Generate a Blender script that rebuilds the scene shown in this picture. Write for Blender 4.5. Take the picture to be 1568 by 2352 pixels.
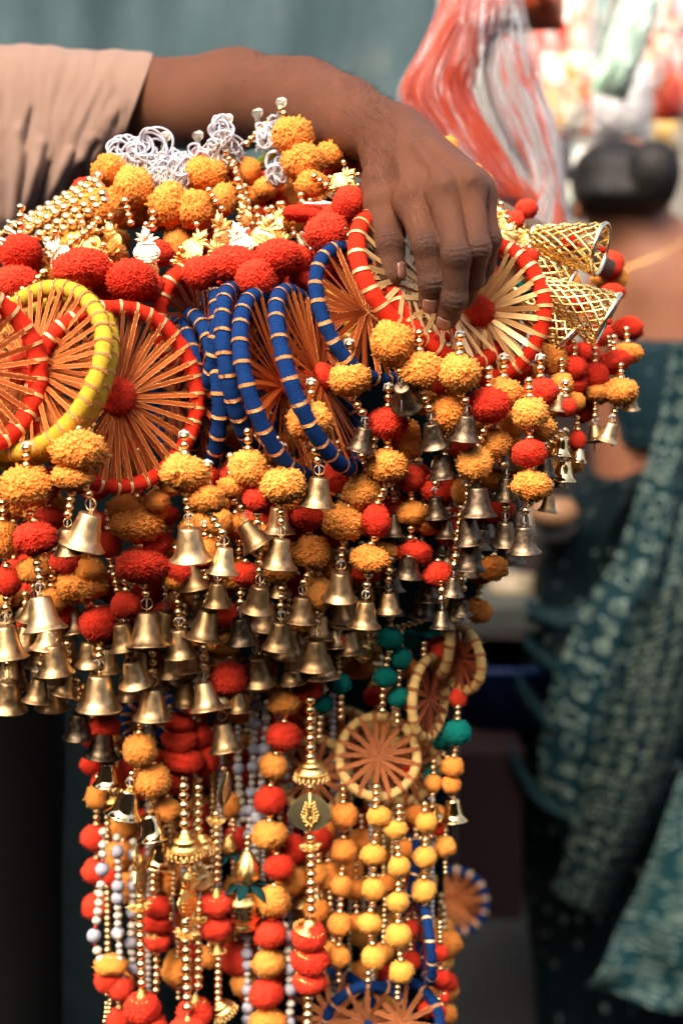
import bpy, bmesh, math, random
import numpy as np
from mathutils import Vector, Matrix, noise as mnoise
random.seed(7); np.random.seed(7)
rad = math.radians
S = bpy.context.scene
for o in list(bpy.data.objects): bpy.data.objects.remove(o)
col = S.collection

# ---------------------------------------------------------------- camera, sky, sun, exposure
PITCH = rad(8.0)
cd = bpy.data.cameras.new('camera'); cam = bpy.data.objects.new('camera', cd); col.objects.link(cam)
cd.sensor_fit = 'HORIZONTAL'; cd.sensor_width = 24.0; cd.lens = 50.0
cd.clip_start = 0.05; cd.clip_end = 400.0
cam.location = (0, 0, 0); cam.rotation_euler = (rad(90) - PITCH, 0, 0)
cd.dof.use_dof = True; cd.dof.focus_distance = 0.90; cd.dof.aperture_fstop = 4.0
S.camera = cam
SUN_EL, SUN_AZ = rad(50), rad(-152)      # azimuth measured from +Y (view direction) towards +X
world = bpy.data.worlds.new('World'); S.world = world; world.use_nodes = True
wn = world.node_tree; wn.nodes.clear()
sky = wn.nodes.new('ShaderNodeTexSky'); sky.sky_type = 'NISHITA'; sky.sun_disc = False
sky.sun_elevation = SUN_EL; sky.sun_rotation = SUN_AZ; sky.dust_density = 7.0; sky.air_density = 1.0; sky.ozone_density = 1.0
bgn = wn.nodes.new('ShaderNodeBackground'); bgn.inputs['Strength'].default_value = 0.105
wo = wn.nodes.new('ShaderNodeOutputWorld')
wn.links.new(sky.outputs[0], bgn.inputs[0]); wn.links.new(bgn.outputs[0], wo.inputs[0])
sl = bpy.data.lights.new('sun', 'SUN'); sl.energy = 1.25; sl.angle = rad(42); sl.color = (1.0, 0.82, 0.60)
sun = bpy.data.objects.new('sun', sl); col.objects.link(sun)
sdir = Vector((math.sin(SUN_AZ) * math.cos(SUN_EL), math.cos(SUN_AZ) * math.cos(SUN_EL), math.sin(SUN_EL)))
sun.rotation_euler = sdir.to_track_quat('Z', 'Y').to_euler(); sun.location = sdir * 5
S.view_settings.view_transform = 'Standard'; S.view_settings.look = 'None'
S.view_settings.gamma = 1.0; S.view_settings.use_curve_mapping = False
S.view_settings.exposure = 1.90
S.render.engine = 'CYCLES'; S.cycles.use_denoising = True
try: S.cycles.denoiser = 'OPENIMAGEDENOISE'
except Exception: pass
S.cycles.max_bounces = 8; S.cycles.diffuse_bounces = 5; S.cycles.glossy_bounces = 4; S.cycles.transparent_max_bounces = 24
S.cycles.sample_clamp_indirect = 6.0; S.cycles.caustics_reflective = False; S.cycles.caustics_refractive = False

# ---------------------------------------------------------------- layout: where a direction of view meets a vertical plane y = Y
K = 0.48 / 1568
CP, SP = math.cos(PITCH), math.sin(PITCH)
def depth(v, Y):
    b = (1176 - v) * K
    return Y / (CP + b * SP)
def P(u, v, Y):
    a = (u - 784) * K; b = (1176 - v) * K
    t = Y / (CP + b * SP)
    return Vector((a * t, Y, (b * CP - SP) * t))
def PX(v, Y): return K * depth(v, Y)
EX = Vector((1, 0, 0)); EV = Vector((0, SP, CP)); EZ = Vector((0, -CP, SP))

# ---------------------------------------------------------------- helpers
def tag(o, label=None, cat=None, group=None, kind=None):
    if label: o['label'] = label
    if cat: o['category'] = cat
    if group: o['group'] = group
    if kind: o['kind'] = kind
    return o
def empty(name, loc=(0, 0, 0), parent=None):
    o = bpy.data.objects.new(name, None); col.objects.link(o); o.location = loc; o.empty_display_size = 0.01
    if parent: o.parent = parent
    return o
def inst(name, mesh, parent=None, M=None, loc=None):
    o = bpy.data.objects.new(name, mesh); col.objects.link(o)
    if parent: o.parent = parent
    if M is not None: o.matrix_basis = M
    elif loc is not None: o.location = loc
    return o
def mesh(name, V, F, mat, smooth=True, attr=None, uv=None, mats=None, midx=None):
    m = bpy.data.meshes.new(name)
    m.from_pydata([tuple(v) for v in V], [], [tuple(f) for f in F])
    for x in (mats or [mat]): m.materials.append(x)
    if smooth: m.polygons.foreach_set('use_smooth', [True] * len(m.polygons))
    if midx is not None: m.polygons.foreach_set('material_index', midx)
    if attr is not None:
        for k, a in attr.items():
            at = m.attributes.new(k, 'FLOAT', 'POINT'); at.data.foreach_set('value', np.asarray(a, dtype=np.float32))
    if uv is not None:
        ul = m.uv_layers.new(name='uv'); li = np.zeros(len(m.loops), dtype=np.int32); m.loops.foreach_get('vertex_index', li)
        ul.data.foreach_set('uv', np.asarray(uv, dtype=np.float32)[li].ravel())
    m.update(); return m
class MB:
    """collects shapes for one mesh"""
    def __init__(s): s.V = []; s.F = []; s.U = []
    def add(s, V, F, U=None):
        n = len(s.V); s.V += [Vector(v) for v in V]; s.F += [tuple(i + n for i in f) for f in F]
        s.U += list(U) if U is not None else [(0, 0)] * len(V)
    def lathe(s, prof, n=24, M=None, closed=False):
        V, F, U = [], [], []
        for j, (r, z) in enumerate(prof):
            for i in range(n):
                a = 2 * math.pi * i / n; V.append(Vector((r * math.cos(a), r * math.sin(a), z))); U.append((i / n, j / len(prof)))
        for j in range(len(prof) - 1):
            for i in range(n):
                F.append((j * n + i, j * n + (i + 1) % n, (j + 1) * n + (i + 1) % n, (j + 1) * n + i))
        if M is not None: V = [M @ v for v in V]
        s.add(V, F, U)
    def tube(s, pts, r, n=8, closed=False, cap=True, M=None, U=False):
        pts = [Vector(p) for p in pts]; L = len(pts); rr = r if hasattr(r, '__len__') else [r] * L
        V, F, UV = [], [], []; prev = None
        for k, p in enumerate(pts):
            if closed: t = pts[(k + 1) % L] - pts[k - 1]
            else: t = pts[min(k + 1, L - 1)] - pts[max(k - 1, 0)]
            if t.length < 1e-12: t = Vector((0, 0, 1))
            t.normalize()
            if prev is None:
                a = Vector((0, 0, 1)) if abs(t.z) < 0.9 else Vector((1, 0, 0)); prev = t.cross(a).normalized()
            x = prev - t * prev.dot(t)
            if x.length < 1e-9: x = t.orthogonal()
            x.normalize(); y = t.cross(x); prev = x
            for i in range(n):
                a = 2 * math.pi * i / n; V.append(p + (x * math.cos(a) + y * math.sin(a)) * rr[k]); UV.append((k / L, i / n))
        for k in range(L if closed else L - 1):
            for i in range(n):
                k2 = (k + 1) % L
                F.append((k * n + i, k * n + (i + 1) % n, k2 * n + (i + 1) % n, k2 * n + i))
        if cap and not closed:
            F.append(tuple(reversed(range(n)))); F.append(tuple((L - 1) * n + i for i in range(n)))
        if M is not None: V = [M @ v for v in V]
        s.add(V, F, UV)
    def ball(s, c, r, n=10, m=7, sc=(1, 1, 1)):
        V, F = [], []
        for j in range(m + 1):
            th = math.pi * j / m
            for i in range(n):
                a = 2 * math.pi * i / n
                V.append(Vector(c) + Vector((math.sin(th) * math.cos(a) * sc[0], math.sin(th) * math.sin(a) * sc[1], math.cos(th) * sc[2])) * r)
        for j in range(m):
            for i in range(n): F.append((j * n + i, (j + 1) * n + i, (j + 1) * n + (i + 1) % n, j * n + (i + 1) % n))
        s.add(V, F)
    def box(s, c, h, M=None):
        V = [Vector((c[0] + sx * h[0], c[1] + sy * h[1], c[2] + sz * h[2])) for sx in (-1, 1) for sy in (-1, 1) for sz in (-1, 1)]
        if M is not None: V = [M @ v for v in V]
        s.add(V, [(0, 1, 3, 2), (4, 6, 7, 5), (0, 4, 5, 1), (2, 3, 7, 6), (0, 2, 6, 4), (1, 5, 7, 3)])
    def pillow(s, poly, z0, z1, inset=0.55, M=None, ridge=True):
        """embossed outline: a rim at z0 and a raised middle at z1 (both sides)"""
        n = len(poly); c = Vector((sum(p[0] for p in poly) / n, sum(p[1] for p in poly) / n, 0)); V, F = [], []
        for sgn in (1, -1):
            for p in poly: V.append(Vector((p[0], p[1], sgn * z0)))
            for p in poly: q = c.lerp(Vector((p[0], p[1], 0)), inset); V.append(Vector((q.x, q.y, sgn * z1)))
            V.append(Vector((c.x, c.y, sgn * z1 * 1.1)))
        h = 2 * n + 1
        for i in range(n):
            j = (i + 1) % n
            F += [(i, j, n + j, n + i), (n + i, n + j, 2 * n), (h + j, h + i, h + n + i, h + n + j), (h + n + j, h + n + i, h + 2 * n), (j, i, h + i, h + j)]
        if M is not None: V = [M @ v for v in V]
        s.add(V, F)
    def mesh(s, name, mat, smooth=True): return mesh(name, s.V, s.F, mat, smooth, uv=s.U)

# ---------------------------------------------------------------- materials
class NT:
    def __init__(s, name):
        s.m = bpy.data.materials.new(name); s.m.use_nodes = True; s.t = s.m.node_tree; s.t.nodes.clear()
        s.out = s.n('ShaderNodeOutputMaterial')
    def n(s, typ, **k):
        x = s.t.nodes.new(typ)
        for a, b in k.items(): setattr(x, a, b)
        return x
    def l(s, a, b): s.t.links.new(a, b)
    def val(s, sock, v):
        if hasattr(v, 'is_linked') or hasattr(v, 'links'): s.l(v, sock)
        else: sock.default_value = v
    def noise(s, scale, detail=3, rough=0.5, vec=None, dist=0):
        x = s.n('ShaderNodeTexNoise'); x.inputs['Scale'].default_value = scale; x.inputs['Detail'].default_value = detail
        x.inputs['Roughness'].default_value = rough; x.inputs['Distortion'].default_value = dist
        if vec is not None: s.l(vec, x.inputs['Vector'])
        return x.outputs['Fac']
    def ramp(s, fac, stops):
        r = s.n('ShaderNodeValToRGB'); e = r.color_ramp.elements
        while len(e) < len(stops): e.new(0.5)
        for x, (p, c) in zip(e, stops): x.position = p; x.color = (c[0], c[1], c[2], 1) if hasattr(c, '__len__') else (c, c, c, 1)
        s.l(fac, r.inputs[0]); return r.outputs[0]
    def math(s, op, a, b=0.0, c=0.0):
        x = s.n('ShaderNodeMath', operation=op); s.val(x.inputs[0], a); s.val(x.inputs[1], b); s.val(x.inputs[2], c); return x.outputs[0]
    def mix(s, f, a, b):
        x = s.n('ShaderNodeMix', data_type='RGBA'); s.val(x.inputs[0], f)
        for i, q in ((6, a), (7, b)):
            s.val(x.inputs[i], (q[0], q[1], q[2], 1) if isinstance(q, tuple) else q)
        return x.outputs[2]
    def obj(s): return s.n('ShaderNodeTexCoord').outputs['Object']
    def uv(s): return s.n('ShaderNodeTexCoord').outputs['UV']
    def rnd(s): return s.n('ShaderNodeObjectInfo').outputs['Random']
    def attr(s, name): return s.n('ShaderNodeAttribute', attribute_name=name).outputs['Fac']
    def vmul(s, v, k):
        x = s.n('ShaderNodeVectorMath', operation='MULTIPLY'); s.l(v, x.inputs[0]); x.inputs[1].default_value = k; return x.outputs[0]
    def sep(s, v):
        x = s.n('ShaderNodeSeparateXYZ'); s.l(v, x.inputs[0]); return x.outputs
    def bump(s, h, dist, strength=1.0):
        x = s.n('ShaderNodeBump'); x.inputs['Strength'].default_value = strength; x.inputs['Distance'].default_value = dist; s.l(h, x.inputs['Height']); return x.outputs[0]
    def bsdf(s, color, rough=0.5, metal=0.0, normal=None, out=True, **k):
        x = s.n('ShaderNodeBsdfPrincipled')
        s.val(x.inputs['Base Color'], (color[0], color[1], color[2], 1) if isinstance(color, tuple) else color)
        s.val(x.inputs['Roughness'], rough); s.val(x.inputs['Metallic'], metal)
        for a, b in k.items(): s.val(x.inputs[a.replace('_', ' ')], b)
        if normal is not None: s.l(normal, x.inputs['Normal'])
        if out: s.l(x.outputs[0], s.out.inputs[0])
        return x.outputs[0]

def mat_pom(name, lo, hi, tr=0.25):
    t = NT(name)
    f = t.math('ADD', t.math('MULTIPLY', t.attr('tint'), 0.75), t.math('MULTIPLY', t.rnd(), 0.35))
    c = t.mix(f, lo, hi)
    a = t.bsdf(c, 0.95, out=False, Specular_IOR_Level=0.12, Sheen_Weight=0.25, Sheen_Roughness=0.5, Sheen_Tint=(hi[0], hi[1], hi[2], 1))
    tl = t.n('ShaderNodeBsdfTranslucent'); t.l(c, tl.inputs[0])
    mx = t.n('ShaderNodeMixShader'); mx.inputs[0].default_value = tr; t.l(a, mx.inputs[1]); t.l(tl.outputs[0], mx.inputs[2]); t.l(mx.outputs[0], t.out.inputs[0])
    return t.m
MP = {
 'O': mat_pom('orange_wool', (0.98, 0.26, 0.038), (0.98, 0.49, 0.110), 0.22),
 'Y': mat_pom('yellow_wool', (0.97, 0.38, 0.055), (0.98, 0.55, 0.12), 0.22),
 'R': mat_pom('red_wool', (0.66, 0.024, 0.010), (0.86, 0.085, 0.040), 0.12),
 'T': mat_pom('teal_wool', (0.0, 0.13, 0.11), (0.01, 0.24, 0.19), 0.1),
 'W': mat_pom('white_felt', (0.42, 0.42, 0.50), (0.58, 0.58, 0.66), 0.15),
}
def mat_metal(name, c1, c2, rough, r2=None, bump=0.0, scale=900, brushed=False, rv=0.25):
    t = NT(name); o = t.obj()
    v = t.vmul(o, (1, 1, 0.06)) if brushed else o
    nz = t.noise(scale, 3, 0.6, o); fine = t.noise(scale * (5 if brushed else 2.5), 2, 0.5, v)
    f = t.math('ADD', t.math('MULTIPLY', nz, 1 - rv), t.math('MULTIPLY', t.rnd(), rv))
    c = t.mix(t.ramp(f, [(0.35, 0.0), (0.68, 1.0)]), c1, c2)
    rr = t.math('ADD', t.math('MULTIPLY', t.ramp(nz, [(0.35, 0.0), (0.7, 1.0)]), (r2 if r2 is not None else rough) - rough), rough)
    nm = t.bump(fine, bump) if bump else None
    t.bsdf(c, rr, 1.0, nm); return t.m
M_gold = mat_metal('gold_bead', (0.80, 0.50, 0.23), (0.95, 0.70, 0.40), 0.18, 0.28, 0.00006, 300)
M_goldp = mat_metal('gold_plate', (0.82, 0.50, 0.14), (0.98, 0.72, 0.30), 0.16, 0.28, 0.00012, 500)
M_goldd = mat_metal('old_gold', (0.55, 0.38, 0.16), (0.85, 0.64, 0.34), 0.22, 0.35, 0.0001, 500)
M_pale = mat_metal('pale_gold', (0.90, 0.74, 0.48), (1.0, 0.90, 0.68), 0.2, 0.3, 0.0001, 500)
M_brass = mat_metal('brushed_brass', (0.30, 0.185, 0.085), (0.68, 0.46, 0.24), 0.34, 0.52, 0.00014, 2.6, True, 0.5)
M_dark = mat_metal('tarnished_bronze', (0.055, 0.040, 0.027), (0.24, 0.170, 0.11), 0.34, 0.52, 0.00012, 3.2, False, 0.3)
M_shiny = mat_metal('polished_gold', (0.85, 0.58, 0.26), (0.96, 0.72, 0.38), 0.08, 0.12, 0.0, 2, False, 0.4)
M_steel = mat_metal('bent_tin', (0.30, 0.27, 0.22), (0.62, 0.56, 0.46), 0.32, 0.5, 0.0002, 200)
def mat_plain(name, c, rough=0.6, spec=0.4, var=0.15, scale=400, bump=0.0, **k):
    t = NT(name); nz = t.noise(scale, 4, 0.6, t.obj())
    d = tuple(x * (1 - var) for x in c)
    t.bsdf(t.mix(nz, d, tuple(min(1, x * (1 + var)) for x in c)), rough, 0.0, t.bump(nz, bump) if bump else None, Specular_IOR_Level=spec, **k); return t.m
M_thread = mat_plain('white_thread', (0.52, 0.48, 0.45), 0.8)
M_plastic = mat_plain('milky_plastic', (0.55, 0.54, 0.60), 0.3, 0.5, 0.04, 200, Subsurface_Weight=0.2, Subsurface_Radius=(0.003, 0.003, 0.003))
M_pearl = mat_plain('pearl', (0.52, 0.47, 0.42), 0.22, 0.7, 0.06, 300)
M_cream = mat_plain('cream_plastic', (0.56, 0.52, 0.42), 0.35, 0.5, 0.05, 300)
M_redbead = mat_plain('red_glass', (0.35, 0.008, 0.006), 0.15, 0.8)
M_tealfelt = mat_plain('teal_felt', (0.002, 0.045, 0.048), 0.9, 0.2, 0.3, 900, 0.0004)
M_blackcut = mat_plain('cut_out', (0.008, 0.006, 0.004), 0.8, 0.1)
def mat_yarn(name, c, wind=230):
    t = NT(name); uv = t.sep(t.uv())
    w = t.math('SINE', t.math('ADD', t.math('MULTIPLY', uv[0], wind * 6.283), t.math('MULTIPLY', uv[1], 9.0)))
    nz = t.noise(700, 4, 0.7, t.obj()); big = t.noise(90, 2, 0.5, t.obj())
    h = t.math('ADD', t.math('MULTIPLY', w, 0.12), nz)
    cc = t.mix(t.math('ADD', t.math('MULTIPLY', nz, 0.5), t.math('MULTIPLY', big, 0.5)), tuple(x * 0.68 for x in c), tuple(min(1, x * 1.22) for x in c))
    t.bsdf(cc, 0.95, 0, t.bump(h, 0.0006), Specular_IOR_Level=0.10, Sheen_Weight=0.3, Sheen_Tint=(min(1, c[0] * 1.3), min(1, c[1] * 1.3), min(1, c[2] * 1.3), 1)); return t.m
MY = {'red': mat_yarn('red_yarn', (0.64, 0.028, 0.010)), 'yellow': mat_yarn('yellow_yarn', (0.58, 0.36, 0.035)),
      'blue': mat_yarn('blue_yarn', (0.005, 0.028, 0.120)), 'cream': mat_yarn('cream_yarn', (0.62, 0.40, 0.14))}
def mat_ribbon(name, c, edge, glit=0.5, tr=0.3):
    """organza ribbon: coloured weave with metallic edges and metallic threads"""
    t = NT(name); uv = t.uv(); s = t.sep(uv)
    e = t.math('ABSOLUTE', t.math('SUBTRACT', s[1], 0.5))
    edgef = t.ramp(e, [(0.33, 0.0), (0.42, 1.0)])
    vo = t.n('ShaderNodeTexVoronoi'); t.l(t.vmul(uv, (90, 7, 1)), vo.inputs['Vector']); vo.inputs['Scale'].default_value = 1.0
    wv = t.noise(1.0, 2, 0.6, t.vmul(uv, (160, 9, 1)))
    g = t.ramp(t.math('ADD', wv, t.math('MULTIPLY', t.math('SUBTRACT', t.rnd(), 0.5), 0.12)), [(0.62 - glit * 0.25, 0.0), (0.70 - glit * 0.2, 1.0)])
    f = t.math('MAXIMUM', t.math('MULTIPLY', edgef, 0.85), t.math('MULTIPLY', g, 0.7))
    colr = t.mix(t.math('ADD', t.math('MULTIPLY', t.noise(1, 2, 0.5, t.vmul(uv, (60, 30, 1))), 0.6), t.math('MULTIPLY', t.rnd(), 0.4)), tuple(x * 0.6 for x in c), c)
    nm = t.bump(t.math('ADD', vo.outputs['Distance'], wv), 0.0004)
    a = t.bsdf(colr, 0.55, 0.15, nm, out=False, Specular_IOR_Level=0.5)
    b = t.bsdf(edge, 0.24, 1.0, nm, out=False)
    tl = t.n('ShaderNodeBsdfTranslucent'); t.l(colr, tl.inputs[0])
    m1 = t.n('ShaderNodeMixShader'); m1.inputs[0].default_value = tr; t.l(a, m1.inputs[1]); t.l(tl.outputs[0], m1.inputs[2])
    m2 = t.n('ShaderNodeMixShader'); t.l(f, m2.inputs[0]); t.l(m1.outputs[0], m2.inputs[1]); t.l(b, m2.inputs[2]); t.l(m2.outputs[0], t.out.inputs[0])
    return t.m
M_rib = mat_ribbon('copper_ribbon', (0.72, 0.13, 0.010), (0.98, 0.46, 0.14), 0.12)
def _rg():
    t = NT('gold_ribbon'); uv = t.uv(); s = t.sep(uv); a = t.noise(1, 3, .6, t.vmul(uv, (140, 10, 1))); e = t.ramp(t.math('ABSOLUTE', t.math('SUBTRACT', s[1], .5)), [(.30, 0.0), (.44, 1.0)])
    c = t.mix(e, t.mix(a, (0.85, 0.38, 0.10), (1.0, 0.66, 0.28)), (1.0, 0.76, 0.38)); t.bsdf(c, .32, .45, t.bump(a, .00015), Specular_IOR_Level=.8); return t.m
M_ribgold = _rg()
M_ribdark = mat_ribbon('bronze_ribbon', (0.50, 0.07, 0.012), (0.7, 0.28, 0.10), 0.15)
M_ribcream = mat_ribbon('brown_ribbon', (0.62, 0.18, 0.05), (0.8, 0.36, 0.16), 0.1)
# ---------------------------------------------------------------- shared part meshes
def pom_mesh(name, mat, n, r0, r1, seed, stray=0.02, rough=0.07, inner=0.5, lump=0.10):
    """a pompom: yarn ends standing out of a core, unit radius"""
    rng = np.random.RandomState(seed); V, F, A = [], [], []
    off = Vector((seed * 3.1, 1.7, 0.3))
    def shape(d): return 1.0 + lump * mnoise.noise(d * 1.6 + off) + lump * 0.5 * mnoise.noise(d * 3.7 + off)
    # core
    nb, mb = 16, 10
    for j in range(mb + 1):
        th = math.pi * j / mb
        for i in range(nb):
            a = 2 * math.pi * i / nb; d = Vector((math.sin(th) * math.cos(a), math.sin(th) * math.sin(a), math.cos(th)))
            V.append(d * shape(d) * 0.94); A.append(0.5)
    for j in range(mb):
        for i in range(nb): F.append((j * nb + i, (j + 1) * nb + i, (j + 1) * nb + (i + 1) % nb, j * nb + (i + 1) % nb))
    ga = math.pi * (3 - math.sqrt(5))
    for i in range(n):
        z = 1 - 2 * (i + 0.5) / n; rr = math.sqrt(1 - z * z); a = ga * i
        d = Vector((rr * math.cos(a), rr * math.sin(a), z)) + Vector(rng.normal(0, rough, 3)); d.normalize()
        L = shape(d) * (1 + rng.normal(0, rough * 0.75))
        if rng.rand() < stray: L *= 1 + rng.rand() * 0.16
        d2 = (d + Vector(rng.normal(0, rough * 1.1, 3))).normalized()
        t = d.orthogonal().normalized(); b = d.cross(t); tw = rng.rand() * 6.28
        k = len(V); tint = min(1, max(0, rng.normal(0.5, 0.28)))
        for s_, q, r_, tt in ((0, d * inner, r0, tint * 0.8), (1, d2 * L, r1 * (0.8 + 0.5 * rng.rand()), tint)):
            for m_ in range(3):
                aa = tw + m_ * 2.0944
                V.append(q + (t * math.cos(aa) + b * math.sin(aa)) * r_); A.append(tt)
        F += [(k, k + 1, k + 4, k + 3), (k + 1, k + 2, k + 5, k + 4), (k + 2, k, k + 3, k + 5), (k + 3, k + 4, k + 5)]
    nt = len(V)
    for i in range(int(n * .35)):
        d = Vector(rng.normal(0, 1, 3)).normalized(); d2 = (d + Vector(rng.normal(0, .35, 3))).normalized(); p = d * shape(d) * .93; q = p + d2 * rng.uniform(.10, .24); w_ = d.cross(d2)
        if w_.length < 1e-4: continue
        w_ = w_.normalized() * .006; k = len(V); V += [p + w_, p - w_, q]; F.append((k, k + 1, k + 2)); A += [.5, .5, .9]
    m = mesh(name, V, F, mat, smooth=True, attr={'tint': A}); nr = []
    for i, v in enumerate(V):
        d = Vector(v).normalized()
        if nt > i >= (mb + 1) * nb:
            b0 = (mb + 1) * nb + ((i - (mb + 1) * nb) // 6) * 6; c = (V[b0 + 3] + V[b0 + 4] + V[b0 + 5]) / 3; d = (d * .35 + (V[i] - c).normalized() * .42 + (c - (V[b0] + V[b0 + 1] + V[b0 + 2]) / 3).normalized() * .45).normalized() if (i - b0) >= 3 else d
        nr.append(d)
    m.normals_split_custom_set_from_vertices(nr)
    return m
POM = {}
for key, n, r0, r1, rg, lump, nv in (('O', 1250, 0.055, 0.058, 0.06, 0.16, 6), ('Y', 1100, 0.055, 0.058, 0.055, 0.12, 4), ('R', 2400, 0.036, 0.038, 0.055, 0.13, 5), ('T', 1500, 0.045, 0.05, 0.045, 0.10, 3), ('W', 1000, 0.04, 0.045, 0.035, 0.03, 2)):
    POM[key] = [pom_mesh('pompom_' + key.lower(), MP[key], n, r0, r1, 11 * (ord(key) + v), rough=rg, lump=lump, inner=0.62) for v in range(nv)]

def m_bead():
    b = MB(); b.lathe([(0.0001, 0.86), (0.18, 0.90), (0.42, 0.84), (0.70, 0.62), (0.92, 0.30), (1.0, 0.0), (0.92, -0.30), (0.70, -0.62), (0.42, -0.84), (0.18, -0.90), (0.0001, -0.86)], 16)
    return b
BEAD = m_bead().mesh('gold_bead', M_gold)
BEAD_SHADE = m_bead().mesh('bead_shaded', M_goldd)  # darker gold copy, shade put into the colour for strands deep inside
BEAD_P = m_bead().mesh('pearl_bead', M_pearl)
BEAD_R = m_bead().mesh('red_bead', M_redbead)
def m_cube():
    b = MB(); b.lathe([(0.0001, 0.8), (0.55, 0.8), (1.0, 0.15), (1.0, -0.15), (0.55, -0.8), (0.0001, -0.8)], 8); return b
BEAD_C = m_cube().mesh('faceted_bead', M_cream, smooth=False)

BELLP = [(0.0001, 0.03), (0.34, 0.03), (0.43, 0.015), (0.465, -0.03), (0.485, -0.09), (0.56, -0.46), (0.645, -0.86), (0.70, -1.06), (0.765, -1.20), (0.88, -1.33), (0.97, -1.41), (1.0, -1.45), (0.985, -1.49), (0.94, -1.48),
         (0.82, -1.36), (0.70, -1.16), (0.61, -0.86), (0.50, -0.40), (0.38, -0.08), (0.0001, -0.05)]
def m_bell(mat, nm):
    b = MB(); b.lathe(BELLP, 40)
    b.tube([(0.11 * math.cos(a), 0, 0.10 + 0.14 * math.sin(a)) for a in [math.pi * (-0.25 + 1.5 * k / 12) for k in range(13)]], 0.035, 6)
    return b.mesh(nm, mat)
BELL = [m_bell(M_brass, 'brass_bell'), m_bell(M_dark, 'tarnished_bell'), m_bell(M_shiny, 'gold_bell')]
def m_clapper():
    b = MB(); b.tube([(0, 0, -0.08), (0.02, 0, -0.8), (0, 0, -1.2)], 0.03, 6); b.ball((0, 0, -1.25), 0.17); return b.mesh('clapper', M_dark)
CLAP = m_clapper()
def m_ring(mat):
    b = MB(); b.tube([(math.cos(a), 0, math.sin(a)) for a in [2 * math.pi * k / 20 for k in range(20)]], 0.12, 6, closed=True); return b.mesh('wire_ring', mat)
RING = m_ring(M_goldd); RING_D = m_ring(M_dark)
def m_knot():
    b = MB(); b.ball((0, 0, 0), 0.5, 8, 5)
    for k in range(4):
        a = k * 1.7; b.tube([(0, 0, 0), (0.7 * math.cos(a), 0.3 * math.sin(a), 0.2 * math.sin(a * 2)), (1.3 * math.cos(a + .4), 0.4 * math.sin(a + .4), -0.5 + 0.9 * math.sin(a * 3))], [0.3, 0.22, 0.1], 6)
    return b.mesh('thread_knot', M_thread)
KNOT = m_knot()
def m_flower():
    b = MB()
    for lay, (n, L, dz) in enumerate(((9, 2.6, 0.35), (9, 1.9, -0.5))):
        for k in range(n):
            a = 2 * math.pi * (k + 0.5 * lay) / n; c, s_ = math.cos(a), math.sin(a); w = 0.34
            pts = []
            for q in range(12):
                p = 2 * math.pi * q / 12; r_ = 0.7 + (L - 0.7) * (0.5 - 0.5 * math.cos(p)); t_ = w * math.sin(p) * (1 - 0.3 * math.cos(p))
                pts.append((r_ * c - t_ * s_, r_ * s_ + t_ * c, dz + 0.25 * (r_ - 0.7) * (0.5 if lay else 0.15)))
            b.tube(pts, 0.11, 5, closed=True)
    b.lathe([(0.0001, 0.8), (0.6, 0.7), (1.0, 0.2), (1.05, -0.3), (0.7, -0.9), (0.0001, -1.0)], 14)
    return b.mesh('flower_cap', M_goldp)
FLOWER = m_flower()
def m_scallop():
    b = MB(); b.lathe([(0.0001, 1.1), (0.3, 1.1), (0.36, 0.95), (0.5, 0.85), (0.78, 0.7), (0.80, 0.58), (0.70, 0.55), (0.95, 0.36), (1.06, 0.15), (1.06, 0.05), (0.98, 0.0), (0.9, 0.05), (0.6, 0.4), (0.0001, 0.5)], 30)
    for k in range(56): a = 2 * math.pi * k / 56; b.ball((1.06 * math.cos(a), 1.06 * math.sin(a), 0.1), 0.05, 5, 4)
    n = 20
    for k in range(n):
        a = 2 * math.pi * k / n; c, s_ = math.cos(a), math.sin(a)
        pts = []
        for q in range(7):
            p = math.pi * q / 6; t_ = 0.14 * math.cos(p); dr = 0.05 + 0.16 * math.sin(p)
            pts.append(((1.0 + dr) * c - t_ * s_, (1.0 + dr) * s_ + t_ * c, -0.38 * math.sin(p)))
        b.tube(pts, 0.04, 5)
    return b.mesh('scalloped_cap', M_goldp)
SCALLOP = m_scallop()
def m_cone():
    b = MB(); pr = [(0.0001, 1.0), (0.22, 1.0)]
    for k in range(9):
        z = 0.95 - k * 0.11; r_ = 0.26 + 0.055 * k; pr += [(r_, z), (r_ + 0.05, z - 0.05), (r_ - 0.01, z - 0.10)]
    pr += [(0.85, -0.05), (0.9, -0.12), (0.6, -0.14), (0.0001, -0.1)]
    b.lathe(pr, 20)
    for k in range(12): a = 2 * math.pi * k / 12; b.ball((0.98 * math.cos(a), 0.98 * math.sin(a), -0.08), 0.16, 8, 5)
    return b.mesh('cone_cap', M_goldp)
CONE = m_cone()
def m_collar():
    b = MB(); b.lathe([(0.0001, 0.55), (0.42, 0.5), (0.46, 0.1), (0.55, 0.0), (1.0, -0.18), (1.02, -0.26), (0.5, -0.2), (0.0001, -0.2)], 24)
    for rr, z, n, q in ((1.06, -0.22, 22, 0.085), (0.86, -0.08, 18, 0.06)):
        for k in range(n): a = 2 * math.pi * k / n; b.ball((rr * math.cos(a), rr * math.sin(a), z), q, 6, 4)
    return b.mesh('beaded_collar', M_goldp)
COLLAR = m_collar()
def heart(n=36):
    pts = []
    for k in range(n):
        a = 2 * math.pi * k / n
        x = math.sin(a); y = math.cos(a)
        r_ = 1.0 - 0.10 * math.cos(2 * a) if y < 0 else 1.0
        yy = y * (0.92 if y < 0 else 1.02)
        if y > 0: x *= (1 - 0.30 * y ** 2)
        pts.append((x * r_, yy))
    return pts
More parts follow.
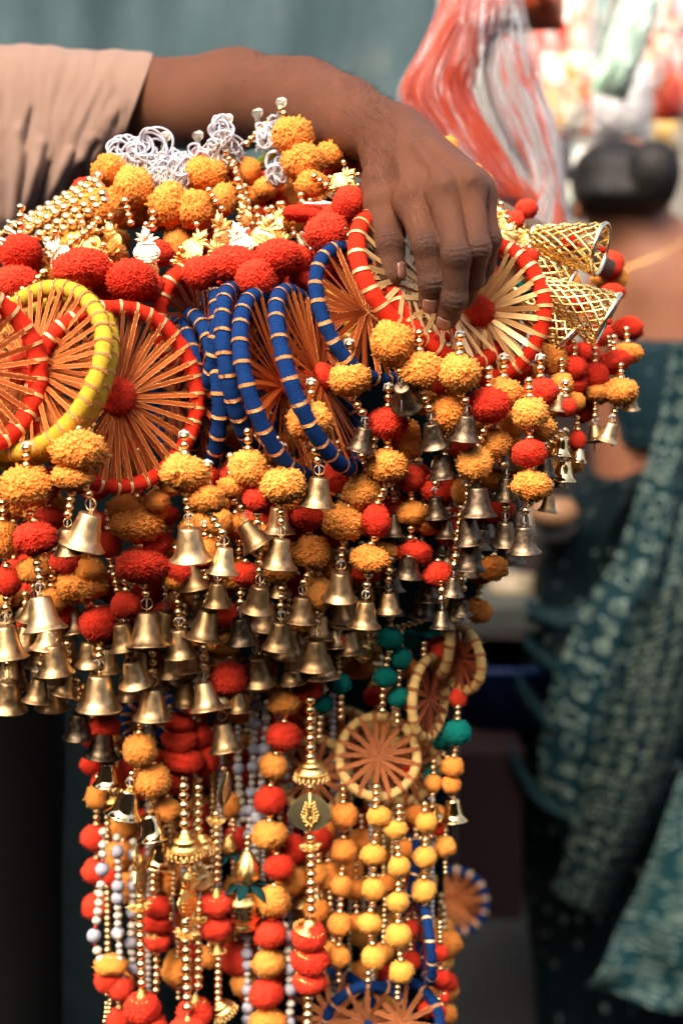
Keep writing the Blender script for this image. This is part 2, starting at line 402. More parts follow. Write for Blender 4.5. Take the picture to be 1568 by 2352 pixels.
def m_medal():
    b = MB(); pl = heart(); b.pillow(pl, 0.05, 0.07, 0.93)
    b.tube([(x, y, 0.04) for x, y in pl], 0.05, 6, closed=True); b.tube([(x * .93, y * .93, -0.05) for x, y in pl], 0.03, 6, closed=True)
    g = MB()
    g.tube([(0, 1.1, 0.08), (0, -1.02, 0.08)], 0.09, 8)
    for sx in (-1, 1):
        for k in range(7):
            y0 = -0.6 + k * 0.16; g.tube([(0, y0, .1), (sx * (0.40 - abs(k - 2) * 0.05), y0 + 0.22, 0.12)], 0.05, 5)
            g.ball((sx * (0.42 - abs(k - 2) * 0.05), y0 + 0.24, 0.12), 0.085, 6, 5); g.ball((sx * 0.2, y0 + 0.2, 0.14), 0.08, 6, 5)
    for k in range(10): g.ball((random.uniform(-.22, .22), random.uniform(-.7, .6), 0.15), 0.08, 6, 4)
    return b, g
_b, _g = m_medal()
def m_green_enamel():
    t = NT('olive_enamel'); o = t.sep(t.obj()); w = t.math('SINE', t.math('MULTIPLY', t.math('ADD', t.math('ABSOLUTE', o[0]), t.math('MULTIPLY', o[1], -0.6)), 60))
    t.bsdf((0.24, 0.22, 0.12), 0.34, 0.5, t.bump(w, 0.0006)); return t.m
MEDAL = _b.mesh('leaf_medallion', m_green_enamel()); MEDAL_E = _g.mesh('embossed_tree', M_goldp)
def m_charm():
    """kalash charm: pot with mango leaves and a coconut, stamped metal; unit half height"""
    b = MB(); E = lambda cx, cy, rx, ry, n=20: [(cx + rx * math.sin(2 * math.pi * k / n), cy + ry * math.cos(2 * math.pi * k / n)) for k in range(n)]
    b.pillow(E(0, -0.42, 0.66, 0.46), 0.05, 0.13, 0.6)
    b.pillow([(-0.30, -0.98), (0.30, -0.98), (0.38, -0.82), (-0.38, -0.82)], 0.05, 0.10, 0.6)
    b.pillow([(-0.52, -0.02), (0.52, -0.02), (0.42, 0.12), (-0.42, 0.12)], 0.06, 0.13, 0.6)
    for k, a in enumerate((-68, -40, -15, 15, 40, 68)):
        L = 0.62 + 0.14 * (k % 2); w = 0.15; c, s_ = math.cos(rad(a)), math.sin(rad(a))
        lf = [(0, 0), (w * .8, L * .25), (w, L * .5), (w * .6, L * .8), (0, L), (-w * .6, L * .8), (-w, L * .5), (-w * .8, L * .25)]
        b.pillow([(x * c + y * s_, 0.08 + y * c - x * s_) for x, y in lf], 0.03, 0.09, 0.45)
        b.tube([(0.05 * s_, 0.08 + 0.05 * c, 0.09), (L * .9 * s_, 0.08 + L * .9 * c, 0.1)], 0.02, 5)
    b.pillow([(x, y) for x, y in E(0, 0.50, 0.24, 0.36)], 0.05, 0.15, 0.5); b.pillow([(-.08, .8), (.08, .8), (0, 1.05)], 0.03, 0.06)
    for q in range(3): b.tube([(0.6 * math.sin(t_) * (1 - q * .06), -0.30 - q * 0.16 - 0.14 * math.cos(t_), 0.14) for t_ in [-1.2 + 2.4 * k / 10 for k in range(11)]], 0.022, 5)
    for k in range(14): b.ball((random.uniform(-.45, .45), random.uniform(-.75, -.15), 0.125), 0.035, 5, 4)
    b.tube([(0.68 * math.sin(a), -0.42 + 0.48 * math.cos(a), 0.03) for a in [2 * math.pi * k / 24 for k in range(24)]], 0.035, 5, closed=True)
    return b
_c = m_charm(); CHARM = [_c.mesh('kalash_charm', M_goldp, False), _c.mesh('kalash_charm', M_pale, False), _c.mesh('kalash_charm', M_goldd, False)]
def m_tubecap():
    b = MB(); b.lathe([(0.0001, 1), (0.55, 1), (0.6, 0.9), (0.45, 0.8), (0.45, 0.2), (0.7, -0.5), (0.95, -0.95), (0.8, -1), (0.0001, -1)], 14); return b.mesh('trumpet_bead', M_pale)
TRUMP = m_tubecap()
def m_pot():
    b = MB(); b.lathe([(0.0001, 1.1), (0.62, 1.1), (0.66, 1.0), (0.60, 0.92), (0.70, 0.80), (0.98, 0.6), (1.02, 0.4), (1.0, -0.5), (0.92, -0.72), (0.74, -0.8), (0.76, -0.9), (0.82, -1.12), (0.80, -1.2), (0.0001, -1.2)], 32)
    g = MB()
    def bar(a0, z0, a1, z1, w=0.07):
        n = 5; pts = [((1.015) * math.sin(a0 + (a1 - a0) * k / n), -(1.015) * math.cos(a0 + (a1 - a0) * k / n), z0 + (z1 - z0) * k / n) for k in range(n + 1)]
        g.tube(pts, w, 4)
    for A in (-0.35, 1.25, 2.85, 4.45):
        s_ = 0.30
        bar(A, -s_, A, s_); bar(A - s_, 0, A + s_, 0)
        bar(A, s_, A + s_, s_); bar(A + s_, 0, A + s_, -s_); bar(A, -s_, A - s_, -s_); bar(A - s_, 0, A - s_, s_)
        for sg in (-1, 1):
            bar(A + 0.62, sg * 0.28, A + 0.88, sg * 0.36); bar(A + 0.66, sg * 0.10, A + 0.86, sg * 0.02)
    return b.mesh('pot_body', M_goldp), g.mesh('cut_out_symbol', M_blackcut)
POT, POTCUT = m_pot()
def m_coconut():
    b = MB(); pr = []
    n, m_ = 40, 16; V, F = [], []
    for j in range(m_ + 1):
        t_ = j / m_; z = 1.35 - 2.1 * t_; r_ = math.sin(math.pi * min(1, t_ * 0.62 + 0.0)) ** 0.8 * (1 if t_ < .8 else 1 - (t_ - .8) * 1.8) * 0.78
        for i in range(n):
            a = 2 * math.pi * i / n; k = 1 + 0.045 * math.cos(10 * a + 3.2 * t_ * 2); V.append((r_ * k * math.cos(a), r_ * k * math.sin(a), z))
    for j in range(m_):
        for i in range(n): F.append((j * n + i, (j + 1) * n + i, (j + 1) * n + (i + 1) % n, j * n + (i + 1) % n))
    b.add(V, F); return b.mesh('ribbed_coconut', M_goldp)
COCO = m_coconut()
def m_leaf():
    b = MB(); V, F = [], []
    n = 8
    for k in range(n + 1):
        t_ = k / n; w = 0.36 * math.sin(math.pi * (0.12 + 0.88 * t_)) ** 0.9 * (1 if t_ < 1 else 0); z = -0.55 * t_ * t_
        for s_ in (-1, 0, 1):
            for dz in (0.02, -0.02): V.append((0.45 + 1.35 * t_, s_ * w, z + abs(s_) * 0.10 * w + dz))
    for k in range(n):
        a = k * 6; c = a + 6
        F += [(a, c, c + 2, a + 2), (a + 2, c + 2, c + 4, a + 4), (a + 3, c + 3, c + 1, a + 1), (a + 5, c + 5, c + 3, a + 3), (a, a + 1, c + 1, c), (a + 4, c + 4, c + 5, a + 5)]
    b.add(V, F); return b.mesh('felt_leaf', M_tealfelt)
LEAF = m_leaf()

# ---------------------------------------------------------------- strands
def lerp(a, b, t): return a + (b - a) * t
def autoY(u, v): return 0.882 + max(0, v - 1060) * 0.00013 + max(0, u - 1150) * 0.00030
def rotm(rx=0, ry=0, rz=0): return Matrix.Rotation(rz, 4, 'Z') @ Matrix.Rotation(ry, 4, 'Y') @ Matrix.Rotation(rx, 4, 'X')
def T(v): return Matrix.Translation(v)
def SC(x, y=None, z=None): return Matrix.Diagonal((x, y or x, z or x, 1))
STRANDS = []
class Strand:
    def __init__(s, name, spec, Y=None, bs=22, n0=3, bead=None, knot=False):
        toks = [(t[0], [float(x) for x in t[1:].split(',')] if len(t) > 1 else []) for t in spec.split()]
        s.toks = toks
        def topbot(t):
            k, a = t
            if k in 'OYRTW': return (a[0], a[1] - a[3] * 0.42), (a[0], a[1] + a[3] * 0.42)
            if k == 'B': h = a[3] * 0.12; return (a[0], a[1] - a[3] * 0.34), (a[0], a[2])
            if k in 'bpcd': return (a[0], a[1]), (a[2], a[3])
            if k in 'FU': return (a[0], a[1] - a[2] * 0.15), (a[0], a[1] + a[2] * 0.2)
            if k == 'C': return (a[0], a[1] - a[2] * 0.3), (a[0], a[1] + a[2] * 0.1)
            if k in 'NJ': return (a[0], a[1] - a[2] * 0.3), (a[0], a[1] + a[2] * 0.3)
            if k == 'M': return (a[0], a[1] - a[3] * 0.45), (a[0], a[1] + a[3] * 0.45)
            if k in 'PL': return (a[0], a[1] - a[2] * 0.55), (a[0], a[1] + a[2] * 0.55)
            if k == 'k': return (a[0], a[1] - a[2] * 0.45), (a[0], a[1] + a[2] * 0.45)
        last = toks[-1]; lv = topbot(last)[1][1]; lu = last[1][0]
        bl = [t for t in toks if t[0] == 'B']
        s.Y = Y if Y is not None else autoY(lu, bl[-1][1][1] if bl else lv)
        s.bs = bs; s.bead = bead or BEAD
        top = topbot(toks[0])[0]
        if n0 and toks[0][0] not in 'bpcd': st = (top[0] + random.uniform(-3, 3), top[1] - n0 * bs * 0.9)
        else: st = top
        s.root = empty(name, P(st[0], st[1], s.Y)); s.o = s.root.location.copy(); s.top = st; s.path = [st]
        if knot or (name == 'bell_strand' and n0 and s.Y < .93 and random.random() < .6): s.put('thread_knot', KNOT, st[0], st[1], bs * 0.55)
        if n0 and toks[0][0] not in 'bpcd': s.beads(st, top)
        prev = None
        for t in toks:
            tp, bt = topbot(t)
            if prev is not None and t[0] not in 'bpcd' and prev[0] not in 'bpcd':
                s.beads(s.path[-1], tp)
            s.path.append(tp)
            s.make(t); s.path.append(bt); prev = t
        # the thread that carries it all
        b = MB(); pts = [P(u, v, s.Y + 0.0004) - s.o for u, v in s.path]
        b.tube(pts, 0.0005, 5); s.add('thread', b.mesh('thread', M_thread), Matrix.Identity(4))
        STRANDS.append(s)
    def add(s, name, me, M, parent=None):
        return inst(name, me, parent or s.root, M)
    def put(s, name, me, u, v, r_px, R=None, dy=0.0, sc=None, parent=None):
        M = T(P(u, v, s.Y + dy) - s.o) @ (R or Matrix.Identity(4)) @ SC(*( [PX(v, s.Y) * r_px * k for k in (sc or (1, 1, 1))]))
        return s.add(name, me, M, parent)
    def beads(s, p, q, size=None, me=None, jit=0.6):
        bs = size or s.bs; d = math.hypot(q[0] - p[0], q[1] - p[1]); n = int(round(d / (bs * 0.86)))
        for k in range(n):
            t = (k + 0.5) / n; u = lerp(p[0], q[0], t) + random.uniform(-jit, jit); v = lerp(p[1], q[1], t)
            ang = math.atan2(q[0] - p[0], q[1] - p[1])
            s.put('bead', me or s.bead, u, v, bs * 0.5, Matrix.Rotation(-ang + random.uniform(-.2, .2), 4, 'Y') @ Matrix.Rotation(random.uniform(-.3, .3), 4, 'X'), dy=random.uniform(-.0006, .0006))
    def make(s, t):
        k, a = t
        if k in 'OYRTW':
            me = random.choice(POM[k]); u, v, w, h = a[:4]; tl = rad(a[4]) if len(a) > 4 else random.uniform(-.14, .14)
            R = Matrix.Rotation(tl, 4, 'Y') @ Matrix.Rotation(random.uniform(-.2, .2), 4, 'X')
            M = T(P(u, v, s.Y) - s.o) @ R @ SC(PX(v, s.Y) * w * .5, PX(v, s.Y) * w * .48, PX(v, s.Y) * h * .5) @ rotm(0, 0, random.uniform(0, 6.28))
            s.add('pompom', me, M)
        elif k == 'B':
            u, vt, vr, w = a[:4]; mt = int(a[4]) if len(a) > 4 else 0; tilt = rad(a[5]) if len(a) > 5 else random.gauss(0, .09); lean = rad(a[6]) if len(a) > 6 else random.gauss(-.01, .09)
            R = Matrix.Rotation(-tilt, 4, 'Y') @ Matrix.Rotation(lean, 4, 'X'); px = PX(vt, s.Y); r_ = w * .5 * px
            M = T(P(u, vt, s.Y) - s.o) @ R @ SC(r_) @ rotm(0, 0, random.uniform(0, 6.28))
            o = s.add('bell', BELL[mt], M)
            inst('clapper', CLAP, o, Matrix.Identity(4))
            rr = w * 0.13
            s.add('wire_ring', RING_D if mt == 1 else RING, T(P(u, vt - w * 0.20, s.Y) - s.o) @ rotm(0, 0, random.uniform(-.6, .6)) @ SC(rr * px))
            if random.random() < 0.35: s.put('thread_knot', KNOT, u + random.uniform(-4, 4), vt - w * 0.30, 8, rotm(0, random.uniform(-1, 1), 0))
        elif k in 'bpcd':
            u1, v1, u2, v2 = a[:4]; sz = a[4] if len(a) > 4 else s.bs
            me = {'b': BEAD, 'p': BEAD_P, 'c': BEAD_C, 'd': BEAD_SHADE}[k]; s.beads((u1, v1), (u2, v2), sz, me)
        elif k == 'U': s.put('bead', {0: BEAD_P, 1: BEAD_R, 2: BEAD_C}[int(a[3]) if len(a) > 3 else 1], a[0], a[1], a[2] * .5)
        elif k == 'F': s.put('flower_cap', FLOWER, a[0], a[1], a[2] * .5 / 2.6, rotm(random.uniform(-.2, .2), random.uniform(-.15, .15), random.uniform(0, 1)))
        elif k == 'C': s.put('scalloped_cap', SCALLOP, a[0], a[1], a[2] * .5 / 1.2, rotm(random.uniform(-.05, .15), rad(-a[3]) if len(a) > 3 else 0, 0))
        elif k == 'N': s.put('cone_cap', CONE, a[0], a[1] + a[2] * .2, a[2] * .5, rotm(0, rad(-a[3]) if len(a) > 3 else 0, random.uniform(0, 1)))
        elif k == 'J': s.put('beaded_collar', COLLAR, a[0], a[1], a[2] * .5, rotm(0.25, 0, random.uniform(0, 1)), dy=-0.001)
        elif k == 'M':
            R = rotm(rad(90 + 8), 0, 0); o = s.put('leaf_medallion', MEDAL, a[0], a[1], 1.0, Matrix.Rotation(rad(a[4]) if len(a) > 4 else 0, 4, 'Z') @ R, dy=-0.006, sc=(a[2] * .5, a[3] * .5, a[2] * .5))
            inst('embossed_tree', MEDAL_E, o, Matrix.Identity(4))
        elif k == 'k':
            u, v, h, rot, turn = a[:5]; mt = int(a[5]) if len(a) > 5 else 0
            R = Matrix.Rotation(rad(turn), 4, 'Z') @ Matrix.Rotation(rad(-rot), 4, 'Y') @ rotm(rad(90 + random.uniform(-15, 15)), 0, 0)
            s.put('kalash_charm', CHARM[mt], u, v, h * .5, R, dy=-0.004)
        elif k == 'P':
            u, v, h = a[:3]; o = s.put('pot', POT, u, v, h * .5 / 1.15, rotm(0, rad(-a[3]) if len(a) > 3 else 0, random.uniform(-.15, .15)))
            inst('cut_out_symbol', POTCUT, o, Matrix.Identity(4))
        elif k == 'L':
            u, v, h = a[:3]
            for q in range(6): s.put('felt_leaf', LEAF, u, v + h * .45, h * .52, rotm(0, 0, q * 1.047 + 0.3) @ rotm(0, rad(random.uniform(-8, 12)), 0))
            s.put('ribbed_coconut', COCO, u, v, h * .55)

# ---------------------------------------------------------------- hoops wound in yarn, laced with ribbon
def m_ribbon():
    V, F, U = [], [], []
    n = 6
    for k in range(n + 1):
        t = k / n
        for s_ in (-0.5, 0.5): V.append((t, s_, 0.0)); U.append((t, s_ + .5))
    for k in range(n): F.append((2 * k, 2 * k + 2, 2 * k + 3, 2 * k + 1))
    return V, F, U
_rv = m_ribbon()
def ribbon_mesh(nm, mat):
    V, F, U = _rv; n = len(V)
    return mesh(nm, V, F, mat, True, uv=U)
RIB = {'copper': ribbon_mesh('ribbon', M_rib), 'gold': ribbon_mesh('ribbon', M_ribgold), 'dark': ribbon_mesh('ribbon', M_ribdark), 'brown': ribbon_mesh('ribbon', M_ribcream)}
M_wrapg = M_ribgold; M_wrapc = mat_ribbon('copper_wrap', (0.72, 0.24, 0.05), (0.98, 0.58, 0.24), 0.7, 0.0)
def m_wrap(mat, wr):
    b = MB(); V, F, U = [], [], []
    n = 16
    for s_ in range(3):
        w = (s_ - 1) * 0.5
        for i in range(n):
            a = 2 * math.pi * i / n; V.append((math.cos(a), w * wr + 0.12 * math.sin(a * 1), math.sin(a))); U.append((i / n * 0.5, s_ / 2))
    for s_ in range(2):
        for i in range(n): F.append((s_ * n + i, (s_ + 1) * n + i, (s_ + 1) * n + (i + 1) % n, s_ * n + (i + 1) % n))
    return mesh('ribbon_wrap', V, F, mat, True, uv=U)
WRAP = {'gold': m_wrap(M_wrapg, 0.62), 'copper': m_wrap(M_wrapc, 0.62), 'brown': m_wrap(M_ribcream, 0.75)}
def hoop(label, u, v, Y, Rpx, tpx, ang, ratio, sgn, yarn='red', rib='copper', wrap='gold', n=28, w=13, cat='hoop', center=('R', 60), group='wool wound hoops laced with ribbon', twosided=True, seed=1, cz=0.10, name='ribbon_hoop', wob=0.015):
    rng = random.Random(seed); th = rad(ang); s_ = math.sqrt(max(0, 1 - ratio * ratio)) * sgn
    m_ = EX * math.cos(th) + EV * math.sin(th); q = -EX * math.sin(th) + EV * math.cos(th)
    nn = (EZ * ratio + q * s_).normalized(); yy = nn.cross(m_)
    px = PX(v, Y); R = Rpx * px; tr = tpx * px
    root = empty(name, P(u, v, Y)); root.rotation_mode = 'QUATERNION'
    root.rotation_quaternion = Matrix((m_, yy, nn)).transposed().to_quaternion()
    tag(root, label, cat, group)
    N, n2 = 120, 14; V, F, U = [], [], []
    ph = rng.random() * 6
    for i in range(N):
        a = 2 * math.pi * i / N; rw = R * (1 + wob * math.sin(2 * a + ph) + wob * .5 * math.sin(5 * a + ph * 2)); t2 = tr * (1 + 0.05 * math.sin(23 * a + ph) + 0.04 * rng.uniform(-1, 1))
        g = abs(((a / (2 * math.pi) * n) % 1) - 0.5) ; t2 *= 0.90 + 0.10 * min(1, (0.5 - g) * 6)
        for j in range(n2):
            b = 2 * math.pi * j / n2; rr = rw + t2 * math.cos(b); V.append((rr * math.cos(a), rr * math.sin(a), t2 * math.sin(b))); U.append((i / N, j / n2))
    for i in range(N):
        for j in range(n2):
            F.append((i * n2 + j, ((i + 1) % N) * n2 + j, ((i + 1) % N) * n2 + (j + 1) % n2, i * n2 + (j + 1) % n2))
    inst('yarn_ring', mesh('yarn_ring', V, F, MY[yarn], True, uv=U), root)
    FV, FF = [], []
    for q in range(int(2600 * (1 if Rpx > 100 else .4))):
        a = rng.uniform(0, 6.2832); b = rng.uniform(0, 6.2832); rr = R * (1 + wob * math.sin(2 * a + ph) + wob * .5 * math.sin(5 * a + ph * 2)); tt = tr * .97
        er = Vector((math.cos(a), math.sin(a), 0)); et = Vector((-math.sin(a), math.cos(a), 0)); nn_ = er * math.cos(b) + Vector((0, 0, 1)) * math.sin(b); bb = nn_.cross(et)
        p = er * rr + nn_ * tt; d = nn_ * rng.uniform(.1, .5) + et * rng.uniform(-.8, .8) + bb * rng.uniform(-1, 1); d.normalize(); L = rng.uniform(.0012, .0034); w_ = d.cross(nn_).normalized() * .00007
        m1 = p + d * L * .5 + nn_ * L * .18; k0 = len(FV); FV += [p + w_, p - w_, m1 + w_, m1 - w_, p + d * L]; FF += [(k0, k0 + 1, k0 + 3, k0 + 2), (k0 + 2, k0 + 3, k0 + 4)]
    tag(inst('wool_fuzz', mesh('wool_fuzz', FV, FF, MY[yarn], False, uv=[(0.3, 0.3)] * len(FV)), root), kind='stuff')
    for k in range(n):
        a = 2 * math.pi * (k + 0.5) / n + rng.uniform(-.02, .02); rw = R * (1 + wob * math.sin(2 * a + ph) + wob * .5 * math.sin(5 * a + ph * 2))
        Mr = Matrix.Rotation(a, 4, 'Z')
        inst('ribbon_wrap', WRAP[wrap], root, Mr @ T(Vector((rw, 0, 0))) @ Matrix.Diagonal((tr * 1.10, tr * 1.10 * w / tpx * 0.9, tr * 1.10, 1)))
        for side in ((1, -1) if twosided else (1,)):
            aj = a + rng.uniform(-.03, .03); p0 = Vector(((rw - tr * .3) * math.cos(aj), (rw - tr * .3) * math.sin(aj), side * tr * .98))
            ca = rng.uniform(0, 6.28); cr = R * rng.uniform(0.0, 0.05); p1 = Vector((cr * math.cos(ca), cr * math.sin(ca), side * tr * cz * rng.uniform(.5, 1.5)))
            x = p1 - p0; L = x.length; x.normalize(); z = Vector((0, 0, 1)); yv = z.cross(x).normalized(); z = x.cross(yv)
            roll = rng.uniform(-.5, .5); y2 = yv * math.cos(roll) + z * math.sin(roll); z2 = x.cross(y2)
            M = Matrix(((x.x, y2.x, z2.x, p0.x), (x.y, y2.y, z2.y, p0.y), (x.z, y2.z, z2.z, p0.z), (0, 0, 0, 1))) @ Matrix.Diagonal((L, w * px, 1, 1))
            inst('ribbon_spoke', RIB[rib], root, M)
    if center:
        k, sz = center[0], center[1]
        M = T(Vector((0, 0, tr * .6))) @ rotm(rng.uniform(-.4, .4), rng.uniform(-.4, .4), 0) @ SC(sz * .5 * px, sz * .5 * px, sz * .42 * px)
        inst('pompom', rng.choice(POM[k]), root, M)
        inst('pompom', rng.choice(POM[k]), root, T(Vector((0, 0, -tr * .8))) @ SC(sz * .45 * px))
    return root
# ================================================================ the hoops on the bundle
hoop('big red wool hoop cut off by the left edge, in front of the yellow hoop', -78, 850, 0.845, 178, 22, 85, 0.82, -1, 'red', 'copper', 'gold', 26, 13, seed=1, center=None)
hoop('yellow wool hoop at the left with copper ribbon spokes and a red pompom hub', 72, 848, 0.888, 208, 20, 54, 0.80, 1, 'yellow', 'copper', 'copper', 36, 11, seed=2, center=('R', 95))
hoop('second yellow wool hoop tucked just behind the front yellow one', 92, 872, 0.904, 206, 19, 54, 0.78, 1, 'yellow', 'copper', 'copper', 34, 11, seed=3, center=None)
hoop('red wool hoop with gold edged ribbon spokes, right of the yellow hoops', 268, 912, 0.900, 202, 18, 84, 0.87, -1, 'red', 'copper', 'gold', 34, 11, seed=4, center=('R', 85))
hoop('narrow red wool hoop seen almost edge on above the blue hoops', 455, 730, 0.975, 125, 18, 78, 0.60, -1, 'red', 'dark', 'gold', 20, 10, seed=5, center=None)
hoop('blue wool hoop peeping out left of the blue stack behind the red hoop', 404, 905, 0.978, 165, 17, 92, 0.38, 1, 'blue', 'dark', 'copper', 22, 12, seed=6, center=None)
hoop('blue wool hoop bowing right beside the red spoked hoop', 446, 905, 0.966, 176, 18, 96, 0.40, 1, 'blue', 'dark', 'copper', 24, 13, seed=7, center=None)
hoop('short blue wool hoop at the back of the blue stack under the red pompoms', 478, 785, 0.950, 115, 18, 85, 0.25, 1, 'blue', 'dark', 'copper', 18, 12, seed=8, center=None)
hoop('steep blue wool hoop, second from the left in the blue stack', 566, 850, 0.925, 186, 18, 99, 0.18, -1, 'blue', 'dark', 'copper', 24, 13, seed=9, center=None)
hoop('steep blue wool hoop in the middle of the blue stack with a small red hub', 652, 885, 0.915, 214, 18, 106, 0.34, -1, 'blue', 'copper', 'copper', 26, 13, seed=10, center=('R', 62))
hoop('slanted blue wool hoop at the right end of the blue stack', 734, 870, 0.915, 214, 18, 110, 0.30, -1, 'blue', 'copper', 'copper', 26, 13, seed=11, center=('R', 66))
hoop('dull yellow wool hoop in shadow behind the slanted blue hoops', 735, 790, 0.955, 115, 17, 80, 0.62, 1, 'yellow', 'dark', 'gold', 20, 11, seed=12, center=None)
hoop('blue wool hoop with long copper spokes left of the thumb', 838, 720, 0.925, 162, 16, 112, 0.62, -1, 'blue', 'copper', 'copper', 22, 14, seed=13, center=None)
hoop('red wool hoop held between thumb and index finger', 930, 640, 0.912, 158, 20, 118, 0.60, -1, 'red', 'gold', 'gold', 22, 12, seed=14, center=None)
hoop('red wool hoop running beneath the fingertips towards the big pale spokes', 1020, 690, 0.930, 165, 18, 124, 0.66, -1, 'red', 'gold', 'gold', 22, 12, seed=15, center=None)
hoop('large red wool hoop right of the fingers with pale gold spokes', 1105, 715, 0.938, 150, 19, 105, 0.90, 1, 'red', 'gold', 'gold', 30, 12, seed=16, center=('R', 70), cz=0.3)
# hoops in the hanging column
hoop('cream wool hoop with brown ribbon spokes, front one in the hanging column', 868, 1738, 0.985, 90, 11, 20, 0.97, 1, 'cream', 'brown', 'brown', 17, 12, seed=20, center=None, twosided=False, cat='hoop', group='small wool hoops in the hanging column')
hoop('cream wool hoop behind the leaf medallion strand in the column', 722, 1782, 1.01, 82, 11, 60, 0.93, 1, 'cream', 'brown', 'brown', 15, 12, seed=21, center=None, twosided=False, group='small wool hoops in the hanging column')
hoop('cream wool hoop behind the right side of the front cream hoop', 932, 1770, 1.005, 78, 11, 40, 0.92, -1, 'cream', 'brown', 'brown', 15, 12, seed=22, center=('R', 30), group='small wool hoops in the hanging column')
hoop('dim cream wool hoop upper left behind the front cream hoop', 790, 1712, 1.03, 78, 10, 60, 0.90, 1, 'cream', 'dark', 'brown', 14, 11, seed=23, center=None, group='small wool hoops in the hanging column')
hoop('cream wool hoop turned sideways with red brown spokes below the dark bells', 985, 1603, 0.99, 92, 11, 88, 0.46, -1, 'cream', 'dark', 'brown', 17, 11, seed=24, center=None, group='small wool hoops in the hanging column')
hoop('cream wool hoop sticking out at the right edge of the column top', 1058, 1512, 1.0, 74, 11, 100, 0.55, 1, 'cream', 'dark', 'brown', 15, 10, seed=25, center=None, group='small wool hoops in the hanging column')
hoop('cream wool hoop edge on between the two turned cream hoops', 1015, 1478, 1.01, 70, 12, 85, 0.16, 1, 'cream', 'dark', 'brown', 14, 10, seed=26, center=None, group='small wool hoops in the hanging column')
hoop('blue wool hoop at the very bottom left of the blue trio', 762, 2338, 1.005, 98, 12, 30, 0.92, 1, 'blue', 'brown', 'copper', 13, 12, seed=27, center=None, group='small blue wool hoops at the column foot')
hoop('blue wool hoop at the very bottom in the middle of the blue trio', 842, 2345, 0.992, 92, 12, 20, 0.95, -1, 'blue', 'brown', 'copper', 13, 12, seed=28, center=None, twosided=False, group='small blue wool hoops at the column foot')
hoop('blue wool hoop at the very bottom right of the blue trio', 925, 2348, 0.982, 90, 12, 70, 0.88, 1, 'blue', 'brown', 'copper', 13, 12, seed=29, center=None, twosided=False, group='small blue wool hoops at the column foot')
hoop('blue wool hoop turned edge on at the lower right of the column', 975, 2160, 0.985, 92, 11, 95, 0.10, 1, 'blue', 'dark', 'gold', 12, 9, seed=30, center=None, group='small blue wool hoops at the column foot')
hoop('blue wool hoop turned edge on between the yellow pompom strands', 935, 2010, 1.01, 85, 10, 78, 0.10, 1, 'blue', 'dark', 'gold', 12, 9, seed=31, center=None, group='small blue wool hoops at the column foot')
hoop('blue wool hoop in shadow behind the brass bells at the column top', 340, 1650, 1.03, 60, 13, 30, 0.75, 1, 'blue', 'dark', 'copper', 14, 9, seed=32, center=None, group='small blue wool hoops at the column foot')
hoop('blurred blue wool hoop with orange spokes far behind the column', 1043, 2072, 1.62, 70, 9, 20, 0.97, 1, 'blue', 'copper', 'gold', 14, 11, seed=33, center=None, group='small blue wool hoops at the column foot')

